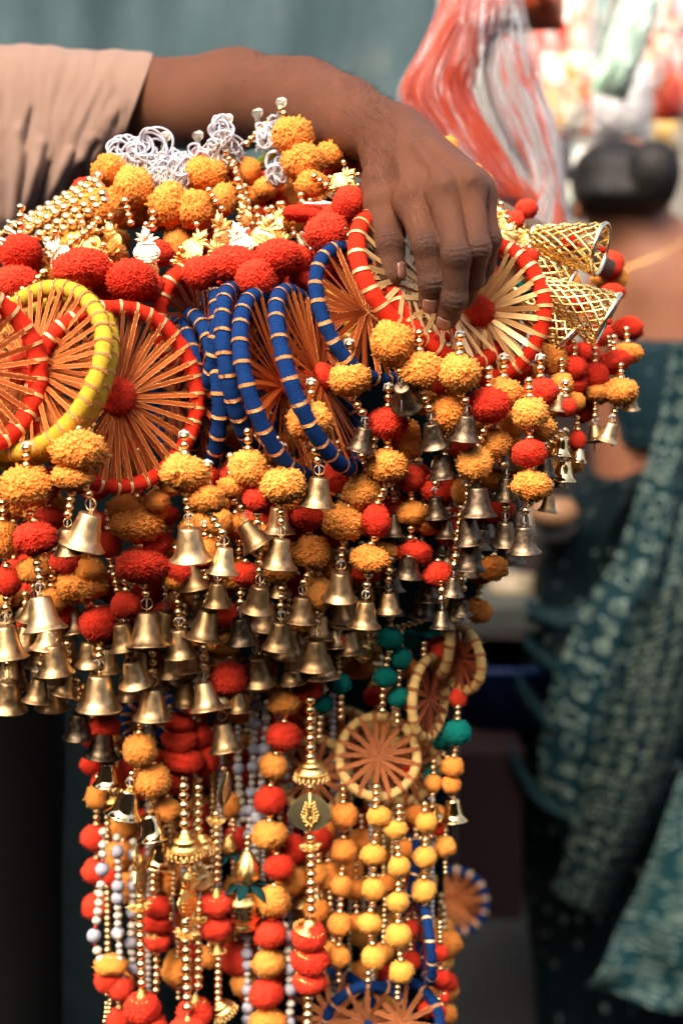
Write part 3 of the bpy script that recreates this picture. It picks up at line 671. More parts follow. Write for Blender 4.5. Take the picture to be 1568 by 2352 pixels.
# ================================================================ bell strands of the fringe  (O orange, R red, Y yellow, T teal, W white pompom; B bell)
FR = [
 ('O60,1118,125,95 R82,1236,105,76 B92,1372,1450,106,0', {}), ('O180,1034,125,96 B208,1180,1258,110,0,-16', {}), ('O166,1096,95,62 B155,1216,1285,78,0', {}),
 ('O8,1240,70,85 R18,1337,62,65 B12,1440,1540,100,0', {}), ('O100,1170,112,72 B118,1428,1485,90,0', {'Y': 0.945}),
 ('O186,1340,125,80 R230,1433,98,80 B228,1552,1638,108,0', {}), ('O315,1205,120,82 R325,1300,122,82 B337,1408,1495,104,0', {}),
 ('O425,1086,115,82 B434,1213,1300,103,0', {}), ('O476,1146,82,64 B515,1258,1330,82,0', {}), ('O530,1119,64,52 B561,1203,1278,84,0,32', {}),
 ('O645,1114,115,82 B645,1238,1310,92,0', {}), ('O570,1076,88,84 R590,1147,66,60 B597,1347,1418,82,0', {}), ('O712,968,104,86 B733,1097,1170,90,0', {'n0': 3, 'knot': True}),
 ('O615,1034,66,66 B640,1166,1230,80,0', {'Y': 0.915}), ('R776,1096,78,70 R706,1190,84,58 O715,1267,90,80 B695,1372,1440,80,0', {}),
 ('O833,1129,95,78 O790,1199,104,86 B783,1315,1395,88,0', {}), ('O803,872,96,74 B838,982,1045,76,1', {'Y': 0.893, 'knot': True}),
 ('R890,972,92,70 O890,1071,100,76 R864,1195,66,74 O848,1284,90,60 B840,1382,1455,80,0', {'Y': 0.905}),
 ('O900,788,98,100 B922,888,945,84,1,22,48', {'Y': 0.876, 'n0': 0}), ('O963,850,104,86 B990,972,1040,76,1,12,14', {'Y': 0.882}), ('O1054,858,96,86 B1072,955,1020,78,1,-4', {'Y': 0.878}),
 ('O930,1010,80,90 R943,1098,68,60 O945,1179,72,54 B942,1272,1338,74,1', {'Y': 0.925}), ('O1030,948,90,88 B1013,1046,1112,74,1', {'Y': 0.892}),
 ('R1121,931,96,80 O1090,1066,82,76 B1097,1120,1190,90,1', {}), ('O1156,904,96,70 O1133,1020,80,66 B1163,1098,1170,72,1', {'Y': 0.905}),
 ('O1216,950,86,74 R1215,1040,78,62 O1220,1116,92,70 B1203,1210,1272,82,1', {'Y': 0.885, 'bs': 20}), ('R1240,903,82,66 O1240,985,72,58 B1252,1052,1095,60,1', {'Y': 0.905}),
 # bells further down and behind
 ('b15,1460,18,1535 B20,1566,1640,92,0', {}), ('O118,1380,60,60 B122,1482,1540,92,0', {}), ('R130,1420,60,50 B90,1560,1625,72,0', {}), ('B155,1550,1618,64,0', {}),
 ('R290,1390,70,60 B278,1432,1500,82,0', {}), ('O405,1330,70,50 B410,1446,1515,86,0', {}), ('R470,1280,60,50 B478,1405,1480,92,0,-10', {'knot': True}), ('O505,1200,60,60 B500,1340,1402,72,0', {}),
 ('B552,1420,1480,80,1', {}), ('O548,1322,70,66 B643,1327,1400,58,0', {'Y': 0.935}), ('B645,1430,1492,84,0', {}), ('O732,1362,64,84 B724,1470,1540,92,0', {}), ('B680,1488,1535,70,0', {'Y': 0.965}),
 ('B892,1362,1420,62,0', {}), ('R250,1250,60,60 B302,1518,1585,82,0', {}), ('B350,1583,1660,94,0', {}), ('B247,1490,1545,72,0', {'Y': 0.958}), ('B388,1498,1552,74,0', {'Y': 0.96}),
 ('B468,1568,1635,86,0', {}), ('R525,1556,86,84 B545,1590,1612,60,0', {'Y': 0.96}), ('b507,1605,512,1635 B510,1662,1728,86,0', {}), ('B180,1640,1702,78,1', {}), ('B238,1678,1755,86,1,-6', {}),
 ('B440,1290,1340,86,0,10', {'Y': 0.93}), ('O790,1300,50,50 B790,1382,1440,66,0', {'Y': 0.96}), ('B770,1440,1500,64,0', {'Y': 0.965}), ('B163,1318,1360,60,0', {'Y': 0.955}), ('B60,1440,1500,70,0', {'Y': 0.96}), ('B105,1440,1530,70,0', {'Y': 0.97}),
 # dark bells, right
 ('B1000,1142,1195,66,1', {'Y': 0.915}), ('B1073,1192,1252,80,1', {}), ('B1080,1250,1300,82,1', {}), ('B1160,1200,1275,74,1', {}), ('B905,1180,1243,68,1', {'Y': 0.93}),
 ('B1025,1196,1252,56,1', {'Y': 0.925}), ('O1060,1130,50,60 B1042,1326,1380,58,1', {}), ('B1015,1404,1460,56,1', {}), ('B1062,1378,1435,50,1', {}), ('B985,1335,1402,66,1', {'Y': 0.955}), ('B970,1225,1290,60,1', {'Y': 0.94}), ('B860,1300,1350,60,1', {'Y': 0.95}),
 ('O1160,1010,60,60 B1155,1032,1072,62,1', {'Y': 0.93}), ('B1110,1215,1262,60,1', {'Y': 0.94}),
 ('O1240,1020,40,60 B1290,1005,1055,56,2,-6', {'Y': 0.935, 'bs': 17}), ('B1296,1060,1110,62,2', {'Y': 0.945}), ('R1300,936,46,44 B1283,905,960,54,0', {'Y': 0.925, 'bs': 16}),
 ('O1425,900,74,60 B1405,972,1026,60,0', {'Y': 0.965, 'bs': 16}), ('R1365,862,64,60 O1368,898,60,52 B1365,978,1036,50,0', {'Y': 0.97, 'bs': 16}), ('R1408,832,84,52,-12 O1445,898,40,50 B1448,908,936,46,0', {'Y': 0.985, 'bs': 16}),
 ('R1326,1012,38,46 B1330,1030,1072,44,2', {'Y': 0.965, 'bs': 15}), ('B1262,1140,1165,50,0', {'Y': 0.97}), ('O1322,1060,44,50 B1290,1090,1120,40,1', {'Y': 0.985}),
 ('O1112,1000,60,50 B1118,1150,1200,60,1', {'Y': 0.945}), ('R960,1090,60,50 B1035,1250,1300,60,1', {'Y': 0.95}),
 # gold bells, lower left
 ('R240,1668,70,50 B248,1752,1798,72,2', {'Y': 0.965, 'bs': 16}), ('O320,1722,80,72 B298,1815,1862,86,2,-14', {'Y': 0.955, 'bs': 19}), ('O350,1795,85,80 B343,1872,1932,78,2', {'Y': 0.962, 'bs': 18}), ('O382,1862,64,60 B372,1932,1985,80,2', {'Y': 0.975, 'bs': 17}),
 ('T1050,1683,66,58 O1040,1762,50,46 O1036,1803,44,40 B1040,1838,1890,66,2', {'Y': 0.99, 'bs': 15}), ('O995,1800,40,40 B992,1848,1880,44,2', {'Y': 1.0, 'bs': 15}),
 ('O615,1330,50,50 P603,1512,54', {'Y': 0.975, 'bs': 17}), ('T1000,1400,40,40 P838,1492,52,-30', {'Y': 0.985, 'bs': 16}),
]
for spec, kw in FR:
    a_ = [float(x) for x in spec.split()[0][1:].split(',')]
    if 'Y' not in kw and spec[0] in 'OR' and a_[1] < 1180 and a_[0] < 740: kw = dict(kw, Y=.850 if a_[0] < 480 else .872)
    Strand('bell_strand' if 'B' in spec else 'pot_strand', spec, **kw)

# ================================================================ pompoms along the ridge and the right shoulder
TOP = [
 ('O256,392,84,70', {'Y': 1.01}), ('O306,432,88,90', {'Y': 0.995}), ('O235,481,98,90', {'Y': 0.985}), ('O184,472,62,78', {'Y': 1.0}), ('O390,470,86,92', {'Y': 0.985}), ('O450,481,84,82', {'Y': 0.982}), ('O475,401,95,76', {'Y': 1.0}), ('O515,457,58,70', {'Y': 0.99}),
 ('O402,417,56,30', {'Y': 1.01}), ('O569,392,52,56', {'Y': 1.01}), ('O612,432,52,46', {'Y': 1.0}), ('O671,312,86,80', {'Y': 0.99, 'n0': 2}), ('O695,371,88,82', {'Y': 0.985}), ('O758,356,64,58', {'Y': 0.995}), ('O716,424,72,62', {'Y': 0.975}),
 ('O1028,340,46,50', {'Y': 1.02}), ('O1086,400,44,46', {'Y': 1.015}), ('O1108,430,44,70', {'Y': 1.01}), ('O408,562,62,70', {'Y': 0.99}),
 ('R474,360,64,34', {'Y': 1.02}), ('R530,420,50,60', {'Y': 1.02}), ('R622,408,54,34', {'Y': 1.02}), ('R645,465,40,60', {'Y': 1.01}), ('R810,372,42,50', {'Y': 1.01}),
 ('R48,581,88,80', {'Y': 0.955, 'n0': 4}), ('R40,650,98,76', {'Y': 0.945, 'n0': 0}), ('R190,616,124,84 b200,640,192,662,20', {'Y': 0.935, 'n0': 0}), ('R302,644,108,86 b312,654,290,690,23', {'Y': 0.93, 'n0': 0}), ('R345,660,60,60', {'Y': 0.945, 'n0': 0}),
 ('R462,626,80,70 b478,655,488,705,20', {'Y': 0.94, 'n0': 0}), ('R535,606,112,80', {'Y': 0.945, 'n0': 0}), ('R590,640,88,82 b600,650,606,672,22', {'Y': 0.93, 'n0': 0}), ('R636,592,104,78', {'Y': 0.94, 'n0': 0}), ('R682,596,72,60', {'Y': 0.95, 'n0': 0}), ('R703,632,72,62 b672,640,690,662,18', {'Y': 0.955, 'n0': 0}),
 ('R742,600,60,60', {'Y': 0.955, 'n0': 0}), ('R752,535,96,86', {'Y': 0.94, 'n0': 0}), ('R803,466,72,72', {'Y': 0.945, 'n0': 0}), ('R770,505,70,70', {'Y': 0.95, 'n0': 0}), ('R702,492,104,38', {'Y': 0.96, 'n0': 0}), ('R585,560,60,50', {'Y': 0.985, 'n0': 0}),
 ('R1185,603,44,44', {'Y': 0.965, 'n0': 2, 'bs': 15}), ('R1216,590,40,36', {'Y': 0.97, 'n0': 2, 'bs': 14}), ('R1185,506,36,42', {'Y': 0.985, 'n0': 0}), ('T1207,660,34,36', {'Y': 0.96, 'n0': 0}), ('R1160,650,60,60', {'Y': 0.975, 'n0': 0}),
 ('O1270,822,62,68', {'Y': 0.95, 'bs': 16}), ('R1318,845,56,52', {'Y': 0.955, 'bs': 16}), ('O1290,881,50,46', {'Y': 0.94, 'bs': 15}), ('R1322,880,50,46', {'Y': 0.96, 'n0': 0}), ('O1440,812,66,46', {'Y': 1.0, 'bs': 16}), ('O1322,922,40,40', {'Y': 0.955, 'n0': 0}), ('O1385,895,50,50', {'Y': 0.985, 'n0': 0}),
 ('R1190,850,60,50', {'Y': 0.965, 'n0': 0}), ('R1250,800,50,50', {'Y': 0.975, 'n0': 0}), ('R1340,880,50,50', {'Y': 0.99, 'n0': 0}), ('R1020,880,60,50', {'Y': 0.93, 'n0': 0}), ('R1340,940,50,60', {'Y': 0.99, 'n0': 0}), ('O1260,930,60,60', {'Y': 0.95, 'n0': 0}),
 ('R1400,610,60,60', {'Y': 1.11, 'n0': 0}), ('O1412,640,54,50', {'Y': 1.12, 'n0': 0}), ('R1440,755,66,52', {'Y': 1.10, 'n0': 0}), ('O1385,640,50,44', {'Y': 1.13, 'n0': 0}),
 ('O975,925,60,50', {'Y': 0.91, 'n0': 0}), ('O735,1180,70,60', {'Y': 0.93, 'n0': 0}), ('O360,1150,54,46', {'Y': 0.92, 'bs': 18}), ('R585,1200,70,60', {'Y': 0.945, 'n0': 0}), ('R770,1040,60,50', {'Y': 0.93, 'n0': 0}), ('R350,1250,80,60', {'Y': 0.94, 'n0': 0}),
 ('O470,1200,60,50', {'Y': 0.935, 'n0': 0}), ('R150,1290,70,50', {'Y': 0.94, 'n0': 0}), ('O510,1490,70,36', {'Y': 0.965, 'n0': 0}), ('R340,1510,60,40', {'Y': 0.96, 'n0': 0}), ('O850,1200,70,60', {'Y': 0.94, 'n0': 0}), ('O1180,1060,50,50', {'Y': 0.94, 'n0': 0}), ('O1170,980,60,60', {'Y': 0.93, 'n0': 0}),
]
for spec, kw in TOP:
    a_ = spec.split()[0].split(','); a_[2] = '%g' % (float(a_[2]) * 1.08); a_[3] = '%g' % (float(a_[3]) * 1.06); spec = ' '.join([','.join(a_)] + spec.split()[1:])
    if float(spec[1:].split(',')[1]) < 520: kw = dict(kw, n0=0)
    Strand('pompom_strand', spec, **kw)
# beads between the ridge pompoms
for spec, kw in [
 ('b285,452,302,520,20', {'Y': 0.978}), ('b352,480,350,530,20', {'Y': 0.975}), ('b330,515,340,550,18', {'Y': 0.98}), ('b475,430,500,470,18', {'Y': 0.975}), ('b508,325,545,405,20', {'Y': 1.0}), ('b545,405,572,560,24', {'Y': 0.985}),
 ('b535,365,560,470,18', {'Y': 1.0}), ('b560,420,585,540,20', {'Y': 0.99}), ('b645,460,665,510,19', {'Y': 0.975}), ('b625,270,560,335,18', {'Y': 1.02}), ('b640,245,655,265,18', {'Y': 1.01}), ('b690,440,700,500,18', {'Y': 0.965}),
 ('b715,400,755,430,19', {'Y': 0.965}), ('b750,408,830,400,16', {'Y': 0.985}), ('b760,430,830,425,16', {'Y': 0.98}), ('b700,460,690,500,17', {'Y': 0.965}), ('b655,540,690,580,18', {'Y': 0.97}), ('b690,548,705,590,16', {'Y': 0.97}), ('b785,520,815,560,18', {'Y': 0.935}), ('b800,535,775,575,18', {'Y': 0.94}),
 ('b230,498,180,560,19', {'Y': 0.965}), ('b330,570,320,610,20', {'Y': 0.965}), ('b420,560,412,600,20', {'Y': 0.97}), ('b500,560,470,600,20', {'Y': 0.965}), ('b560,580,600,560,22', {'Y': 0.96}), ('b105,620,60,670,22', {'Y': 0.94}), ('b15,690,60,660,22', {'Y': 0.935}), ('b160,550,260,520,18', {'Y': 0.975}),
 ('b232,560,240,590,20', {'Y': 0.962}), ('b390,600,430,610,18', {'Y': 0.962}), ('b1130,520,1160,560,18', {'Y': 0.98}), ('b1150,590,1215,560,15', {'Y': 0.97}), ('b1215,610,1235,640,15', {'Y': 0.95}), ('b1170,640,1200,620,14', {'Y': 0.97}),
 ('b1395,770,1400,800,14', {'Y': 0.97}), ('b1262,790,1265,800,16', {'Y': 0.95}), ('b980,760,1035,800,22', {'Y': 0.905}), ('b600,985,540,1060,20', {'Y': 0.895}), ('b640,1000,632,1040,18', {'Y': 0.895}), ('b753,1010,765,1060,22', {'Y': 0.885}), ('b1440,455,1120,480,14', {'Y': 1.02}),
 ('b620,470,640,500,18', {'Y': 0.98}), ('b590,470,600,560,20', {'Y': 0.985}), ('b450,560,460,585,18', {'Y': 0.97}), ('b680,410,690,440,16', {'Y': 0.99}), ('b1080,470,1130,520,14', {'Y': 1.01}),
][:-6] + [('b620,470,640,500,18', {'Y': 0.98}), ('b590,470,600,560,20', {'Y': 0.985}), ('b450,560,460,585,18', {'Y': 0.97}), ('b1110,480,1140,530,14', {'Y': 1.0})]:
    Strand('bead_string', spec, **kw)
# ropes of gold beads running down to the left
for (u1, v1, u2, v2, y1, y2, sz) in [(236, 398, -10, 545, 1.03, 0.985, 23), (232, 412, 40, 528, 1.02, 0.98, 25), (240, 424, 58, 532, 1.012, 0.975, 24), (246, 440, 62, 560, 1.005, 0.965, 25), (250, 455, 100, 560, 1.0, 0.965, 23), (225, 432, 70, 512, 1.03, 0.99, 22), (215, 520, 110, 600, 0.985, 0.955, 20)]:
    Strand('bead_rope', 'b%g,%g,%g,%g,%g' % (u1, v1, u2, v2, sz * 1.14), Y=(y1 + y2) / 2 - 0.01)
# stamped charms
for (u, v, h, rot, turn, mt, Y) in [(336, 562, 88, 3, 5, 1, 0.952), (128, 582, 92, 52, -15, 1, 0.955), (190, 560, 90, 60, 20, 0, 0.965), (255, 545, 92, 30, -40, 0, 0.968), (215, 598, 78, 35, 20, 0, 0.96), (238, 600, 70, 25, -30, 0, 0.955), (345, 604, 66, -10, 30, 0, 0.958),
        (452, 560, 86, -35, -30, 0, 0.97), (510, 528, 92, 12, 40, 0, 0.968), (549, 548, 90, 20, -8, 1, 0.955), (500, 580, 70, 25, 20, 0, 0.96), (612, 530, 92, -20, -15, 0, 0.966), (650, 560, 70, -40, 30, 0, 0.965), (180, 530, 60, 70, 0, 0, 0.985), (745, 440, 60, -70, 10, 0, 0.975), (790, 410, 70, -50, -30, 0, 0.985),
        (810, 440, 60, 60, 30, 0, 0.98), (640, 500, 60, -30, -40, 0, 0.975), (590, 560, 60, 10, 50, 0, 0.97), (1165, 540, 76, -30, 10, 0, 0.975), (1150, 500, 60, 20, -30, 0, 0.99), (1140, 560, 56, 10, 40, 1, 0.985), (1200, 545, 56, 30, -20, 0, 0.985), (415, 600, 56, 20, 20, 0, 0.965), (560, 490, 60, 25, -40, 0, 0.98)]:
    st = Strand('kalash_charm_strand', 'b%g,%g,%g,%g,16 k%g,%g,%g,%g,%g,%g' % (u, v - h * .62, u, v - h * .45, u, v, h, rot, turn, mt), Y=Y)
for (u, v, r_, Y) in [(40, 520, 62, 0.99), (0, 548, 62, 0.985), (112, 520, 20, 0.985), (722, 468, 88, 0.955), (685, 545, 28, 0.96), (20, 570, 62, 0.98)]:
    s_ = Strand('trumpet_bead_string', 'b%g,%g,%g,%g,14' % (u - 14, v - 12, u - 4, v - 4), Y=Y)
    s_.put('trumpet_bead', TRUMP, u, v, 20, rotm(0, rad(-r_), 0), sc=(.5, .5, 1.3)); s_.put('trumpet_bead', TRUMP, u + 40 * math.sin(rad(r_)), v + 40 * math.cos(rad(r_)) * (-.6 if u < 200 else .2), 20, rotm(0, rad(180 - r_), 0), sc=(.5, .5, 1.2))

# ================================================================ the hanging column
COLM = [
 ('b712,1598,713,1750,25 C715,1778,84 b713,1795,713,1822,25 M712,1868,90,96 b713,1915,713,1935,24 F713,1946,56 b714,1958,714,2100,25 J710,2128,66 R709,2152,80,66 J710,2182,58 R712,2206,86,66 J711,2238,58 R711,2257,78,58 b708,2284,706,2360,25', dict(Y=0.965), 'thick gold bead strand with flat leaf medallion and three collared red pompoms'),
 ('b421,1795,425,1925,26 C426,1950,90 b426,1968,426,1992,25 k432,2050,116,-14,62,0 F427,2147,62 b426,2108,430,2325,26 N431,2345,40 R431,2372,92,66', dict(Y=0.96), 'thick gold bead strand with scalloped cap and flower cap, left part of the column'),
 ('b455,1800,455,1915,22 C462,1945,70 b456,1960,456,1990,20 k462,2010,80,12,30,2 b457,2068,458,2100,21 F456,2112,58 b457,2120,455,2275,22 N449,2294,40 R447,2330,80,70', dict(Y=0.975), 'gold bead strand right beside the scalloped cap strand, ending in red pompom'),
 ('b312,1968,316,2052,14 k318,1998,112,4,78,2 b322,2052,322,2068,22 F321,2083,66 b321,2095,326,2270,24 N325,2284,46 R326,2318,84,70 R345,2362,80,56', dict(Y=0.965), 'gold bead strand with flower cap ending in two coral red pompoms'),
 ('b354,1972,352,2052,20 N356,2068,36 R362,2085,62,50 R360,2122,64,46 N357,2142,36 R362,2164,60,40 b359,2180,359,2284,19', dict(Y=0.99), 'gold bead strand with three stacked dark red pompoms left of centre'),
 ('b497,1860,496,1880,19 F496,1886,52 b497,1892,498,2030,19 N497,2052,46 R496,2076,80,48 N494,2106,46 R494,2128,82,54 N499,2176,40 b501,2196,501,2304,19 C514,2324,66,30', dict(Y=0.98), 'gold bead strand with ridged cones over dark red pompoms and tilted scalloped cap'),
 ('b512,1760,513,1772,18 M516,1815,52,82,62', dict(Y=0.985), 'turned gold leaf medallion hanging under the lowest brass bell'),
 ('b346,1600,344,1610,16 R410,1660,70,46 N409,1680,36 R412,1698,84,50 N414,1722,36 R420,1746,98,62 b421,1776,421,1800,25', dict(Y=0.985), 'dark red pompoms stacked with cone caps under the middle brass bells'),
 ('R452,1690,70,60 R470,1745,66,66 b457,1780,455,1800,20', dict(Y=1.0), 'dim red pompom pair behind the stacked dark red pompoms'),
 ('R655,1596,10,10 O655,1606,84,66 R652,1692,82,64 O628,1761,66,60 R620,1838,72,64 O619,1919,80,64 R641,1992,68,58 O627,2070,80,70 R619,2146,78,62 O617,2213,74,62 R612,2283,78,66 O615,2352,84,66', dict(Y=0.985, bs=18), 'long strand of alternating orange and red pompoms left of the medallion strand'),
 ('R704,1545,60,40 R706,1583,74,54', dict(Y=0.985, bs=18), 'dark red pompom pair just above the medallion strand'),
 ('b788,1792,787,1850,17 O790,1874,66,58 O789,1955,60,54 O784,2036,48,48 O780,2125,56,52 O777,2199,54,48 b777,2216,778,2262,17', dict(Y=0.985, bs=16), 'strand of five orange pompoms hanging under the left cream hoop'),
 ('b865,1800,862,1862,19 Y870,1876,58,44 Y858,1965,60,48 Y858,2043,56,52 Y849,2122,56,48 Y858,2200,58,54 b846,2228,845,2262,18', dict(Y=0.965, bs=18), 'strand of five bright yellow pompoms under the front cream hoop'),
 ('b917,1845,916,1892,18 Y909,1906,54,44 Y916,1992,52,46 Y914,2073,52,48 Y915,2150,62,56 Y922,2233,58,50 b914,2262,912,2300,17', dict(Y=0.962, bs=18), 'strand of five bright yellow pompoms, second from the front cream hoop'),
 ('b975,1840,975,1870,17 Y979,1890,52,46 Y975,1970,54,50 Y973,2047,58,52 b975,2070,973,2105,17', dict(Y=0.975, bs=17), 'strand of three yellow orange pompoms beside the gold bell'),
 ('b1024,1890,1022,1925,13 O1022,1945,52,46 b1022,1966,1022,2010,13', dict(Y=0.99, bs=13), 'thin strand with one orange pompom at the right edge of the column'),
 ('b1050,1640,1048,1655,15 R1052,1604,40,46', dict(Y=1.0, bs=15, n0=0), 'short strand with red pompom below the right cream hoop'),
 ('b1010,2115,1010,2170,14 R1010,2190,38,40 R1012,2250,48,42 b1012,2290,1005,2300,14 R1006,2322,36,38 R1022,2290,22,30', dict(Y=0.98, bs=14), 'thin strand of small red pompoms at the right foot of the column'),
 ('R978,2318,36,40 b975,2260,975,2295,14', dict(Y=0.985, bs=14, n0=0), 'small red pompom left of the right foot strand'),
 ('b935,2080,938,2120,15 R943,2135,40,44 R943,2208,46,46 b930,2170,932,2180,14', dict(Y=0.99, bs=15), 'strand of two red pompoms behind the yellow pompom strands'),
 ('T775,1481,62,50 T779,1570,56,46 b783,1592,782,1655,17', dict(Y=0.985, bs=16), 'strand of two dark teal pompoms left of the tilted gold pot'),
 ('T895,1467,62,52 T885,1556,54,46 b880,1575,877,1640,18', dict(Y=0.975, bs=18), 'strand of two teal pompoms right of the tilted gold pot'),
 ('T918,1512,54,50 T915,1602,52,46 b913,1620,912,1665,17', dict(Y=0.982, bs=17), 'strand of two brighter teal pompoms beside the turned cream hoop'),
 ('T740,1616,48,44 b736,1640,732,1700,16', dict(Y=0.99, bs=16), 'strand with one teal pompom above the left cream hoop'),
 ('T985,1445,52,42 b974,1470,971,1525,17', dict(Y=0.99, bs=16), 'strand with teal pompom under the darkest bells'),
 ('O940,1535,44,46 O942,1612,40,40 T940,1470,50,46 b940,1560,938,1585,14', dict(Y=1.01, bs=14), 'dim teal and orange pompom strand behind the teal pompoms'),
 ('T1005,1700,50,44 O1030,1762,40,40 T990,1780,40,60', dict(Y=1.01, bs=14), 'teal and orange pompom strand behind the large teal pompom'),
 ('O816,2042,52,46 O820,2120,44,40', dict(Y=1.01, bs=15), 'pair of orange pompoms between the two front pompom strands'),
 ('O727,2092,58,56 R735,1925,60,60 O730,2008,52,48', dict(Y=1.0, bs=17), 'orange and red pompom strand just right of the thick medallion strand'),
 ('O672,2022,62,68,50 R675,1950,66,64', dict(Y=1.005, bs=17), 'orange and red pompoms between the alternating strand and medallion strand'),
 ('O755,2012,62,66 O745,1910,60,48 O768,2190,60,50', dict(Y=1.005, bs=16), 'orange pompom strand behind the left cream hoop'),
 ('O830,1930,60,50 O810,1998,50,50 O885,2030,50,44 O880,2190,50,44', dict(Y=1.015, bs=15), 'dim orange pompom strand behind the yellow ones'),
 ('O955,1870,50,46 O1000,1870,44,44 R1010,1905,36,36 O935,1950,50,44', dict(Y=1.01, bs=15), 'dim orange pompom strand left of the gold bell'),
 ('O225,1830,54,60 R300,1770,60,60', dict(Y=0.99, bs=15, n0=2), 'orange pompom hanging out at the left side of the column'),
 ('R345,1752,80,60 R390,1790,70,70 O360,1880,50,50', dict(Y=0.99, bs=15, n0=2), 'dim red pompoms behind the gold bells'),
 ('L568,1998,70 P561,2086,88', dict(Y=0.985, bs=16), 'gold pot with teal felt leaves and ribbed coconut'),
 ('U536,1915,10,1 L524,1945,42', dict(Y=0.995, bs=13), 'small gold coconut on dark leaves above the gold pot'),
 ('P262,1850,50', dict(Y=0.99, bs=13), 'gold pot with cut out symbols behind the gold bells at the left'),
 ('L740,2060,50 P695,2090,52', dict(Y=1.02, bs=13), 'dim gold pot with dark leaves behind the medallion strand'),
 ('b262,2230,250,2330,11 b246,2300,240,2352,12', dict(Y=0.995), 'thin dull gold bead string at the lower left'),
 ('b400,1990,398,2060,14 O405,2230,70,66 b408,2160,408,2215,14 b410,2250,410,2300,14', dict(Y=1.01), 'thin gold bead string with dim orange pompom, lower middle left'),
 ('O480,2200,50,50 R540,2100,66,60 R545,2200,84,80 O560,2260,60,60', dict(Y=1.01, bs=15), 'dim red and orange pompom strand left of the alternating strand'),
 ('O540,2040,56,56 O525,1850,60,60 R540,1930,60,66 O530,2140,64,50', dict(Y=1.02, bs=15), 'dim orange and red pompom strand behind the gold pot'),
 ('O255,2218,76,44 R246,2252,60,58 R276,2270,60,58', dict(Y=0.985, bs=14, n0=0), 'orange and two red pompoms below the white bead loop'),
 ('O275,1965,70,70 O290,1900,50,50 R262,2010,60,60 O310,2030,70,90', dict(Y=1.02, bs=14), 'dim orange and red pompoms behind the pearl strings'),
 ('R400,1950,70,50 O395,2010,90,90 R380,1990,70,60', dict(Y=1.03, bs=14), 'dim orange fabric flower pompoms behind the gold bead strands'),
]
for spec, kw, lab in COLM:
    st = Strand('hanging_strand', spec, **kw); tag(st.root, 'S ' + lab)
# strings of white felt balls, pearls and cream beads
def white_string(pts, Y, pattern, sz, lab, bright=True):
    (u0, v0) = pts[0]
    s_ = Strand('white_bead_string', 'U%g,%g,%g,2' % (u0, v0, sz * .7), Y=Y, bs=sz * .6, n0=0)
    seg = []
    for a, b in zip(pts, pts[1:]):
        d = math.hypot(b[0] - a[0], b[1] - a[1]); seg.append((a, b, d))
    L = sum(x[2] for x in seg)
    def at(t):
        for a, b, d in seg:
            if t <= d: return lerp(a[0], b[0], t / d), lerp(a[1], b[1], t / d)
            t -= d
        return seg[-1][1]
    t = sz * .6; i = 0
    b_ = MB(); b_.tube([P(x, y, Y) - s_.o for x, y in pts], 0.0004, 4); s_.add('thread', b_.mesh('thread', M_thread), Matrix.Identity(4))
    while t < L:
        k = pattern[i % len(pattern)]; w = {'W': 1.0, 'c': 0.70, 'p': 0.62, 'r': 0.36}[k] * sz; t += w * .46
        u, v = at(t)
        if k == 'W': s_.put('felt_ball', random.choice(POM['W']), u, v, w * .5)
        else: s_.put('bead', {'c': BEAD_C, 'p': BEAD_P, 'r': BEAD_R}[k], u, v, w * .5, rotm(random.uniform(-.3, .3), random.uniform(-.3, .3), random.uniform(0, 3)))
        t += w * .46; i += 1
    tag(s_.root, 'S ' + lab)
white_string([(237, 1912), (236, 1990), (226, 2090), (214, 2160), (232, 2205), (258, 2206)], 0.985, 'ccrWrccc', 32, 'outermost string of white felt balls, cream and red beads at the left')
white_string([(268, 1925), (272, 2000), (270, 2060), (271, 2150)], 0.99, 'WpppWWpcp', 30, 'string of pearls and white felt balls, second from the left')
white_string([(272, 2150), (276, 2210), (285, 2260)], 0.985, 'pppp', 26, 'short string of pearls curving down above the red pompoms')
white_string([(306, 1935), (305, 2050), (300, 2160), (306, 2230)], 1.0, 'WrccWcp', 28, 'white felt ball string half hidden by the flower cap strand')
white_string([(590, 1560), (585, 1700), (575, 1850), (570, 1960)], 1.01, 'ppWpW', 28, 'grey looking pearl string in shadow above the gold pot')
white_string([(612, 1650), (605, 1760), (590, 1880), (588, 1990), (600, 2090)], 1.0, 'ccWWrcpc', 30, 'cream and white bead string running beside the alternating pompoms')
white_string([(545, 1700), (548, 1800), (560, 1880)], 1.02, 'ccWcc', 28, 'cream bead string in shadow left of the pearls')
white_string([(566, 2120), (568, 2230), (570, 2352)], 1.0, 'WpWWpp', 28, 'string of white felt balls and pearls under the gold pot')
white_string([(590, 2100), (602, 2200), (604, 2352)], 1.0, 'pWpcW', 26, 'pearl string close behind the lower alternating pompoms')
white_string([(650, 2100), (657, 2160), (664, 2210), (668, 2300), (662, 2352)], 0.99, 'cWrccW', 30, 'white felt ball and red bead string left of the red collared pompoms')
white_string([(640, 1620), (648, 1700), (655, 1790)], 1.01, 'cpWc', 28, 'white bead string behind the upper alternating pompoms')

